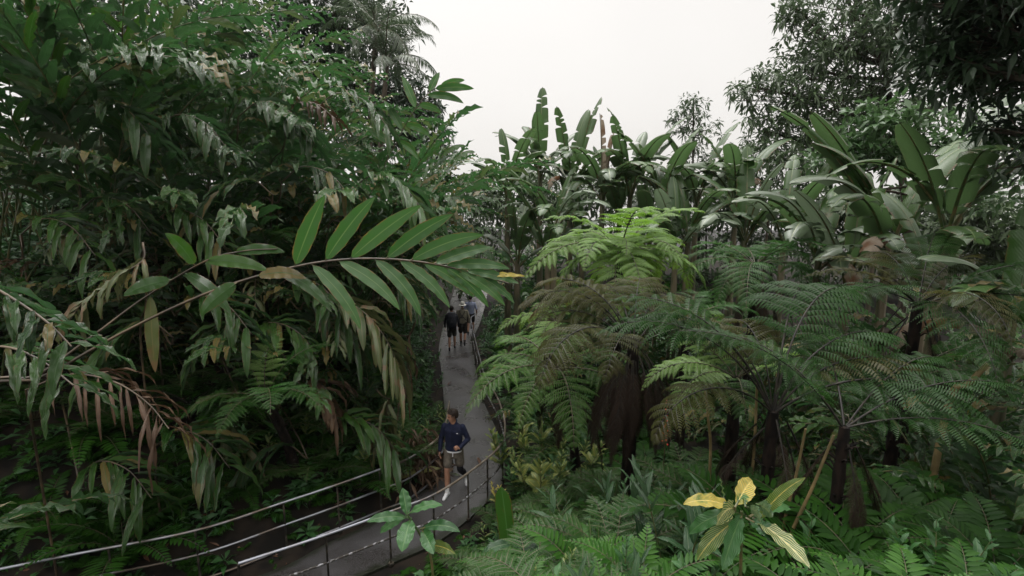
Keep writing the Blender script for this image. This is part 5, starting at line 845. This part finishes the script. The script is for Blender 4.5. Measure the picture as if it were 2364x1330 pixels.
while cnt < 1500:
    x = rng.uniform(-13, 7); y = rng.uniform(2.6, 20); d, sd_ = pathd(x, y)
    if d < .3 or abs(x) > 1.1 * y + 1.5 or (sd_ < 0 and rng.random() < .55): continue
    cnt += 1; n = 15; sc = rng.uniform(.6, 1.2) * min(1, .4 + y * .08); h = rng.uniform(.1, .55) * sc * (1 if d > .6 else .5); a = np.arange(n) * 2.4 + rng.random() * 6; u = (np.arange(n) + 1) / n
    D = np.stack([np.cos(a), np.sin(a), .25 + .7 * u], -1); P = A([x, y, ground(x, y)]) + A([0, 0, 1.0]) * (h * u)[:, None] + D * .03
    leaves_batch(b, P, D, nr.uniform(.16, .28, n) * sc, nr.uniform(.06, .10, n) * sc, .45, .3, np.full(n, rng.random()))
o = obj('ground_cover_leaves', b.mesh('ground_cover_leaves', M['shrub'])); o['kind'] = 'stuff'
b = MB(); n = 3500; x = nr.uniform(-9, 8, n); y = nr.uniform(2.5, 22, n); P = []
for i in range(n):
    d, s = pathd(x[i], y[i])
    if d > .02: P.append((x[i], y[i], ground(x[i], y[i]) + .02))
P = A(P); n = len(P); D = nr.normal(0, 1, (n, 3)) * A([1, 1, .25]); leaves_batch(b, P, D, nr.uniform(.08, .22, n), nr.uniform(.03, .06, n), .2, .5)
o = obj('fallen_leaves', b.mesh('fallen_leaves', M['litter'])); o['kind'] = 'stuff'

# ------------------------------------------------------------------ people (built facing -y, then turned)
def rings(b, R, k=14, m=0):
    """closed body of elliptical rings: (centre, rx, ry)"""
    a = np.linspace(0, 2 * math.pi, k + 1); V = []
    R = [(R[0][0], R[0][1] * .05, R[0][2] * .05)] + list(R) + [(R[-1][0], R[-1][1] * .05, R[-1][2] * .05)]
    for (c, rx, ry) in R: V.append(A(c) + np.stack([rx * np.cos(a), ry * np.sin(a), a * 0], -1))
    b.add(A(V), gridF(len(R) - 1, k), None, .5, m)
def limb(b, P, R, k=12, m=0):
    P = A(P); n = 10; Q = spline(P, n) if len(P) > 2 else np.linspace(P[0], P[-1], n); r = np.interp(np.linspace(0, 1, n), np.linspace(0, 1, len(R)), R)
    tube(b, Q, r, k, m, cap=False); ball(b, Q[0], r[0], k, m, 6); ball(b, Q[-1], r[-1], k, m, 6)
def soft(o, vox, it=4):
    r = o.modifiers.new('join', 'REMESH'); r.mode = 'VOXEL'; r.voxel_size = vox; r.use_smooth_shade = True
    s = o.modifiers.new('soften', 'SMOOTH'); s.iterations = it; s.factor = .5
    return o
M['skin'] = plain('skin', (.33, .17, .11), (.40, .21, .14), 12, .5, bump=.05)
M['hair'] = plain('dark_brown_hair', (.010, .006, .004), (.026, .016, .010), 60, .6, bump=.4, spec=.25)
M['eye'] = plain('eye', (.02, .015, .012), (.03, .02, .015), 5, .2, bump=0)
def fabric(name, c, c2=None, rough=.85): return plain(name, c, c2 or tuple(v * 1.5 for v in c), 14, rough, bump=.25, spec=.25)
def head(b, eyes, hairb, c, f, hair='short', up=A([0, 0, 1.0])):
    f = nrm(f); s = nrm(np.cross(f, up)); u = np.cross(s, f); a = np.linspace(0, 2 * math.pi, 17)
    prof = [(-.118, .022, .026, .052), (-.105, .040, .045, .042), (-.075, .056, .064, .026), (-.035, .066, .082, .010), (.0, .072, .092, .0), (.045, .076, .098, -.006), (.082, .066, .086, -.010), (.108, .040, .052, -.012), (.118, .006, .008, -.012)]
    V = A([c + u * z + f * (fw + 0) + s[None] * (rx * np.cos(a))[:, None] + f[None] * (ry * np.sin(a))[:, None] for z, rx, ry, fw in prof]); b.add(V, gridF(len(prof) - 1, 16))
    limb(b, [c + f * .088 + u * .012, c + f * .108 - u * .028], [.011, .017]); limb(b, [c + f * .096 - u * .034 - s * .012, c + f * .096 - u * .034 + s * .012], [.010, .010])      # nose
    limb(b, [c + f * .076 + u * .026 - s * .045, c + f * .092 + u * .03, c + f * .076 + u * .026 + s * .045], [.010, .012, .010])   # brow
    limb(b, [c + f * .086 - u * .066 - s * .018, c + f * .092 - u * .066, c + f * .086 - u * .066 + s * .018], [.007, .010, .007])   # mouth
    for g in (1, -1):
        limb(b, [c + s * g * .075 - f * .005 + u * .012, c + s * g * .078 - f * .003 - u * .03], [.017, .010])                        # ear
        ball(eyes, c + s * g * .030 + f * .083 + u * .004, .011, 8, 0, 6)
    if hair == 'short':
        prof = [(-.045, .060, .050, -.055), (-.01, .077, .066, -.042), (.03, .085, .090, -.022), (.07, .082, .102, -.010), (.105, .062, .082, -.008), (.132, .028, .036, -.010), (.137, .004, .005, -.01)]
        hairb.add(A([c + u * z + f * fw + s[None] * (rx * np.cos(a))[:, None] + f[None] * (ry * np.sin(a))[:, None] for z, rx, ry, fw in prof]), gridF(len(prof) - 1, 16))
        n = 240; D = nrm(nr.normal(0, 1, (n, 3))); D = D[(D @ u) > -.15]; D = D[~(((D @ f) > .45) & ((D @ u) < .45))]; P = c + u * .035 - f * .012 + (D @ s)[:, None] * s * .078 + (D @ f)[:, None] * f * .096 + (D @ u)[:, None] * u * .098
        leaves_batch(hairb, P, D * .5 + f * .6 - u * .3 + nr.normal(0, .25, D.shape), .05, .014, .25, .3)
def hand(b, w, d, curl, n, s):
    """palm and five fingers: wrist w, direction d, back-of-hand normal n, thumb side s"""
    d = nrm(d); n = nrm(n); s = nrm(s); pal = w + d * .05
    for t_ in (-.028, -.010, .010, .028): limb(b, [w + d * .01, pal + d * .035 + s * t_], [.017, .013], 8)
    for t_, L in ((.030, .068), (.011, .078), (-.009, .072), (-.028, .056)):
        q = pal + d * .035 + s * t_; P = [q]; dd = d.copy()
        for seg in (.45, .32, .23): 
            dd = nrm(dd * math.cos(curl) - n * math.sin(curl)); q = q + dd * L * seg; P.append(q); n_ = n
        limb(b, P, [.0095, .0085, .008, .007], 7)
    q = w + d * .03 + s * .03; limb(b, [q, q + (d * .6 + s * .7) * .035, q + (d * .9 + s * .35 - n * .35 * curl) * .065], [.012, .010, .008], 7)
def person(loc, rz, label, legs, arms, c, face=(0, -1, 0), hair='short', vox=.010, sc=1.0, lean=0):
    """legs/arms: joint positions (hip, knee, ankle, toe) / (shoulder, elbow, wrist, hand direction, curl)"""
    t = thing('person', loc, label, 'person'); t.rotation_euler.z = rz; t.scale = (sc,) * 3
    B = MB(); E_ = MB(); H_ = MB(); top = A([0, lean, 0])
    limb(B, [A([0, 0, 1.40]) + top, A([0, -.015, 1.56]) + top * 1.1], [.062, .055]); hc = A([0, -.03, 1.655]) + top * 1.15
    head(B, E_, H_, hc, A(face, dtype=float), hair)
    rings(B, [(A([0, 0, .88]), .15, .10), (A([0, 0, .98]), .15, .10), (A([0, 0, 1.12]) + top * .3, .13, .09), (A([0, 0, 1.32]) + top * .8, .155, .10), (A([0, 0, 1.44]) + top, .12, .07)])
    for (h, k, a, toe) in legs:
        h, k, a, toe = map(A, (h, k, a, toe)); m1 = (h + k) / 2 ; calf = k * .62 + a * .38 + A([0, .018, 0])
        limb(B, [h, m1, k], [.085, .072, .054]); limb(B, [k, calf, a], [.052, .056, .036]); limb(B, [a, toe], [.036, .026])
    for (s, e, w, hd, curl, n_, th) in arms:
        s, e, w = map(A, (s, e, w)); limb(B, [s * A([.82, 1, 1]) - A([0, 0, .03]), e], [.040, .036]); limb(B, [e, (e + w) / 2, w], [.039, .036, .026]); hand(B, w, A(hd), curl, A(n_), A(th))
    soft(obj('body', B.mesh('person_body', M['skin']), t), vox, 3)
    for g in (1, -1):
        f_ = nrm(A(face, dtype=float)); s_ = nrm(np.cross(f_, A([0, 0, 1.0]))); E_ = MB(); ball(E_, hc + s_ * g * .030 + f_ * .083 + A([0, 0, .004]), .011, 8, 0, 6); obj('eye', E_.mesh('eye', M['eye']), t)
    if hair: obj('hair', H_.mesh('hair', M['hair']), t)
    # upper garment
    J = MB(); tb = c.get('hem', .93)
    rings(J, [(A([0, 0, tb]), .170, .125), (A([0, 0, tb + .03]), .175, .128), (A([0, .004, 1.08]) + top * .3, .168, .122), (A([0, .004, 1.24]) + top * .6, .182, .125), (A([0, .006, 1.36]) + top * .85, .188, .122), (A([0, .006, 1.445]) + top, .150, .088), (A([0, 0, 1.495]) + top, .080, .068)], 18)
    for (s, e, w, *_r) in arms:
        s, e, w = map(A, (s, e, w)); end = e + (w - e) * (.93 if c.get('long', True) else -.1)
        ki = s * [.86, 1, 1] - A([0, 0, .012]); limb(J, [ki, (ki + e) / 2 + A([0, 0, .003]), e], [.062, .057, .050])
        if c.get('long', True): limb(J, [e, (e + end) / 2, end], [.053, .047, .038])
    if c.get('collar', True): limb(J, [A([-.055, -.045, 1.505]) + top, A([-.06, .04, 1.535]) + top, A([0, .065, 1.545]) + top, A([.06, .04, 1.535]) + top, A([.055, -.045, 1.505]) + top], [.018] * 5)
    soft(obj(c['top'], J.mesh('garment', c['top_mat']), t), vox, 4)
    # shorts or trousers
    K = MB(); rings(K, [(A([0, 0, .80]), .155, .115), (A([0, 0, .90]), .170, .122), (A([0, 0, .97]), .165, .118)], 18)
    for (h, k, a, toe) in legs:
        h, k, a = map(A, (h, k, a)); q = h + (k - h) * c.get('leg', .72)
        limb(K, [h + A([0, 0, .0]), (h + q) / 2, q], [.102, .098, .094])
        if c.get('trousers'): limb(K, [q, k, k * .5 + a * .5, a], [.09, .072, .066, .052])
    soft(obj('trousers' if c.get('trousers') else 'shorts', K.mesh('shorts', c['low_mat']), t), vox, 3)
    for (h, k, a, toe) in legs:
        a, toe, k = map(A, (a, toe, k)); fd = nrm(toe - a); fd2 = nrm(A([fd[0], fd[1], fd[2] + .35])); up = A([0, 0, 1.0])
        b = MB(); heel = a - fd2 * .05 - A([0, 0, .05]); tp = toe + A([0, 0, .0])
        limb(b, [heel, a * .4 + tp * .6 - A([0, 0, .012]), tp], [.036, .040, .032]); limb(b, [a - A([0, 0, .02]), a * .6 + tp * .4 + A([0, 0, .005])], [.046, .036])
        soft(obj('shoe', b.mesh('shoe', c['shoe_mat']), t), vox * .9, 2)
        if c.get('sock'):
            b = MB(); q = a + (k - a) * .22; tube(b, A([a + (k - a) * .02, a + (k - a) * .1, q]), [.044, .043, .046], 12); obj('sock', b.mesh('sock', c['sock']), t)
    return t
white = plain('white_shoe', (.62, .62, .64), (.75, .75, .77), 20, .5, bump=.2); black = plain('black_shoe', (.012, .012, .014), (.03, .03, .034), 20, .6, bump=.2)
navy = fabric('navy_fabric', (.0075, .010, .028), (.013, .017, .042))
m = person((-1.14, 9.36, 0), math.radians(-8), 'young man in a navy jacket and taupe shorts walking down the wet path, looking aside',
    [((-.09, 0, .93), (-.125, -.10, .52), (-.115, -.14, .10), (-.145, -.29, .035)), ((.09, .02, .93), (.12, .03, .52), (.165, .33, .20), (.185, .25, .06))],
    [((-.205, .01, 1.43), (-.262, .035, 1.15), (-.275, -.03, .90), (-.05, -.1, -1), .35, (-1, 0, 0), (0, -1, .1)), ((.205, .01, 1.43), (.285, .02, 1.17), (.165, -.19, 1.075), (-.75, -.6, .05), 1.25, (.5, -.8, .1), (0, 0, 1))],
    {'top': 'jacket', 'top_mat': navy, 'low_mat': fabric('taupe_fabric', (.10, .085, .068), (.15, .13, .105)), 'shoe_mat': white, 'sock': fabric('white_sock', (.6, .6, .6), (.7, .7, .7)), 'hem': .945, 'leg': .66}, face=(-.86, -.46, -.12))
b = MB(); a = np.linspace(0, 2 * math.pi, 25); b.add(np.stack([np.stack([.176 * np.cos(a), .127 * np.sin(a), a * 0 + z], -1) for z in (.925, .94, .955)]), gridF(2, 24)); obj('shirt_hem', b.mesh('shirt_hem', white), m)
b = MB(); tube(b, A([[.01, -.13, .93], [.012, -.136, .90], [.01, -.135, .86]]), [.009, .008, .011], 6); obj('drawstring', b.mesh('drawstring', white), m)
b = MB(); P0, P1 = A([.12, .03, .52]), A([.165, .33, .20]); limb(b, [P0 + A([-.012, -.01, .10]), P0 + A([0, -.008, 0]), P0 * .55 + P1 * .45 + A([0, .012, 0])], [.068, .064, .062]); obj('knee_sleeve', b.mesh('knee_sleeve', fabric('black_knit', (.008, .008, .011), (.014, .014, .018))), m)
b = MB(); tube(b, A([[.088, -.1285, 1.335], [.105, -.1265, 1.338], [.122, -.123, 1.334]]), [.003, .0045, .002], 5); obj('chest_mark', b.mesh('chest_mark', white), m)
b = MB(); tube(b, spline([(0, -.135, .96), (0, -.1275, 1.10), (0, -.131, 1.24), (0, -.128, 1.36), (0, -.10, 1.44)], 14), .0035, 5); obj('zip', b.mesh('zip', fabric('dark_zip', (.004, .005, .012))), m)

for ch in list(m.children):
    to = {'chest_mark': 'jacket', 'zip': 'jacket', 'shirt_hem': 'jacket', 'drawstring': 'shorts'}.get(ch.name.split('.')[0])
    if to: ch.parent = next(c_ for c_ in m.children if c_.name.split('.')[0] == to)
dk = fabric('charcoal_fabric', (.010, .011, .016), (.02, .022, .028)); dks = fabric('dark_shorts', (.02, .019, .017), (.04, .037, .032))
walkA = [((-.09, 0, .93), (-.10, -.12, .53), (-.10, -.18, .10), (-.11, -.33, .035)), ((.09, .01, .93), (.10, .02, .51), (.10, .27, .16), (.10, .22, .03))]
walkB = [((-.09, .01, .93), (-.10, .02, .51), (-.10, .30, .22), (-.10, .24, .07)), ((.09, 0, .93), (.10, -.08, .52), (.10, -.10, .09), (.115, -.25, .035))]
armsd = lambda w=.27: [((-.205, 0, 1.43), (-w, .02, 1.16), (-w, -.06, .92), (0, -.15, -1), .4, (-1, 0, 0), (0, -1, 0)), ((.205, 0, 1.43), (w, .02, 1.16), (w, -.06, .92), (0, -.15, -1), .4, (1, 0, 0), (0, -1, 0))]
p = person((-2.34, 19.35, 0), PI + .1, 'walker in dark clothes carrying a big black backpack, seen from behind', walkA, armsd(), {'top': 'jacket', 'top_mat': dk, 'low_mat': dks, 'shoe_mat': black, 'leg': .8}, vox=.013, sc=.97, lean=-.05)
b = MB(); rings(b, [((0, .20, .92), .15, .10), ((0, .24, 1.0), .20, .16), ((0, .26, 1.2), .215, .18), ((0, .23, 1.42), .20, .15), ((0, .19, 1.58), .15, .10)], 14); limb(b, [(-.11, .35, 1.1), (.11, .35, 1.1)], [.06, .06])
bp_ = soft(obj('backpack', b.mesh('backpack', fabric('black_nylon', (.010, .011, .018), (.024, .026, .038), .6)), None, (-2.34, 19.35, 0), (0, 0, PI + .1), .97), .014, 3); tag(bp_, 'bulging black backpack on the back of the dark dressed walker', 'backpack')
p = person((-1.97, 19.95, 0), PI - .05, 'walker in a khaki shirt, dark shorts and pale bucket hat, seen from behind', walkB, armsd(.26), {'top': 'shirt', 'top_mat': fabric('khaki_fabric', (.20, .18, .14), (.26, .235, .185)), 'low_mat': dks, 'shoe_mat': black, 'leg': .86, 'sock': dk}, vox=.013, sc=.99)
b = MB(); a = np.linspace(0, 2 * math.pi, 25)
b.add(np.stack([A([0, -.03, 0]) + np.stack([r_ * .92 * np.cos(a), r_ * 1.1 * np.sin(a), a * 0 + z], -1) for r_, z in ((.165, 1.665), (.135, 1.69), (.098, 1.70), (.094, 1.75), (.086, 1.79), (.05, 1.805), (.004, 1.808))]), gridF(6, 24))
obj('bucket_hat', b.mesh('bucket_hat', fabric('pale_hat', (.55, .53, .50), (.66, .64, .6))), p)
b = MB()
for q in ([(-.12, .10, 1.46), (-.05, .135, 1.32), (.10, .135, 1.14), (.165, .08, 1.06)], [(.12, .10, 1.46), (.05, .135, 1.32), (-.10, .135, 1.14), (-.165, .08, 1.06)], [(-.17, .03, 1.20), (0, .14, 1.18), (.17, .03, 1.20)]): tube(b, spline(q, 12), .012, 6)
obj('strap', b.mesh('harness_strap', dk), p)
p = person((-1.80, 21.75, 0), PI, 'walker in a light blue shirt, mostly hidden by the one in the hat', walkA, armsd(), {'top': 'shirt', 'top_mat': fabric('light_blue_fabric', (.22, .25, .36), (.28, .31, .44)), 'low_mat': dks, 'shoe_mat': black, 'leg': .8, 'long': False}, vox=.014, sc=.96)
b = MB(); b.add(np.stack([A([0, -.03, 0]) + np.stack([r_ * .92 * np.cos(a), r_ * 1.1 * np.sin(a), a * 0 + z], -1) for r_, z in ((.1, 1.67), (.1, 1.72), (.085, 1.77), (.045, 1.795), (.004, 1.80))]), gridF(4, 24)); obj('cap', b.mesh('cap', dk), p)

HAZE = 0.00016
if HAZE:
    b = MB(); x0, x1, y0, y1, z0, z1 = -520, 520, -320, 720, -60, 30
    V = [(x, y, z) for x in (x0, x1) for y in (y0, y1) for z in (z0, z1)]
    b.add(V, [[0, 1, 3, 2], [4, 6, 7, 5], [0, 4, 5, 1], [2, 3, 7, 6], [0, 2, 6, 4], [1, 5, 7, 3]])
    hm = bpy.data.materials.new('haze'); hm.use_nodes = True; hn = hm.node_tree.nodes; hn.remove(hn['Principled BSDF'])
    pv = hn.new('ShaderNodeVolumePrincipled'); pv.inputs['Density'].default_value = HAZE; pv.inputs['Color'].default_value = (.93, .95, 1, 1); hm.node_tree.links.new(pv.outputs[0], hn['Material Output'].inputs['Volume'])
    o = obj('haze', b.mesh('haze', hm, False)); o['kind'] = 'stuff'
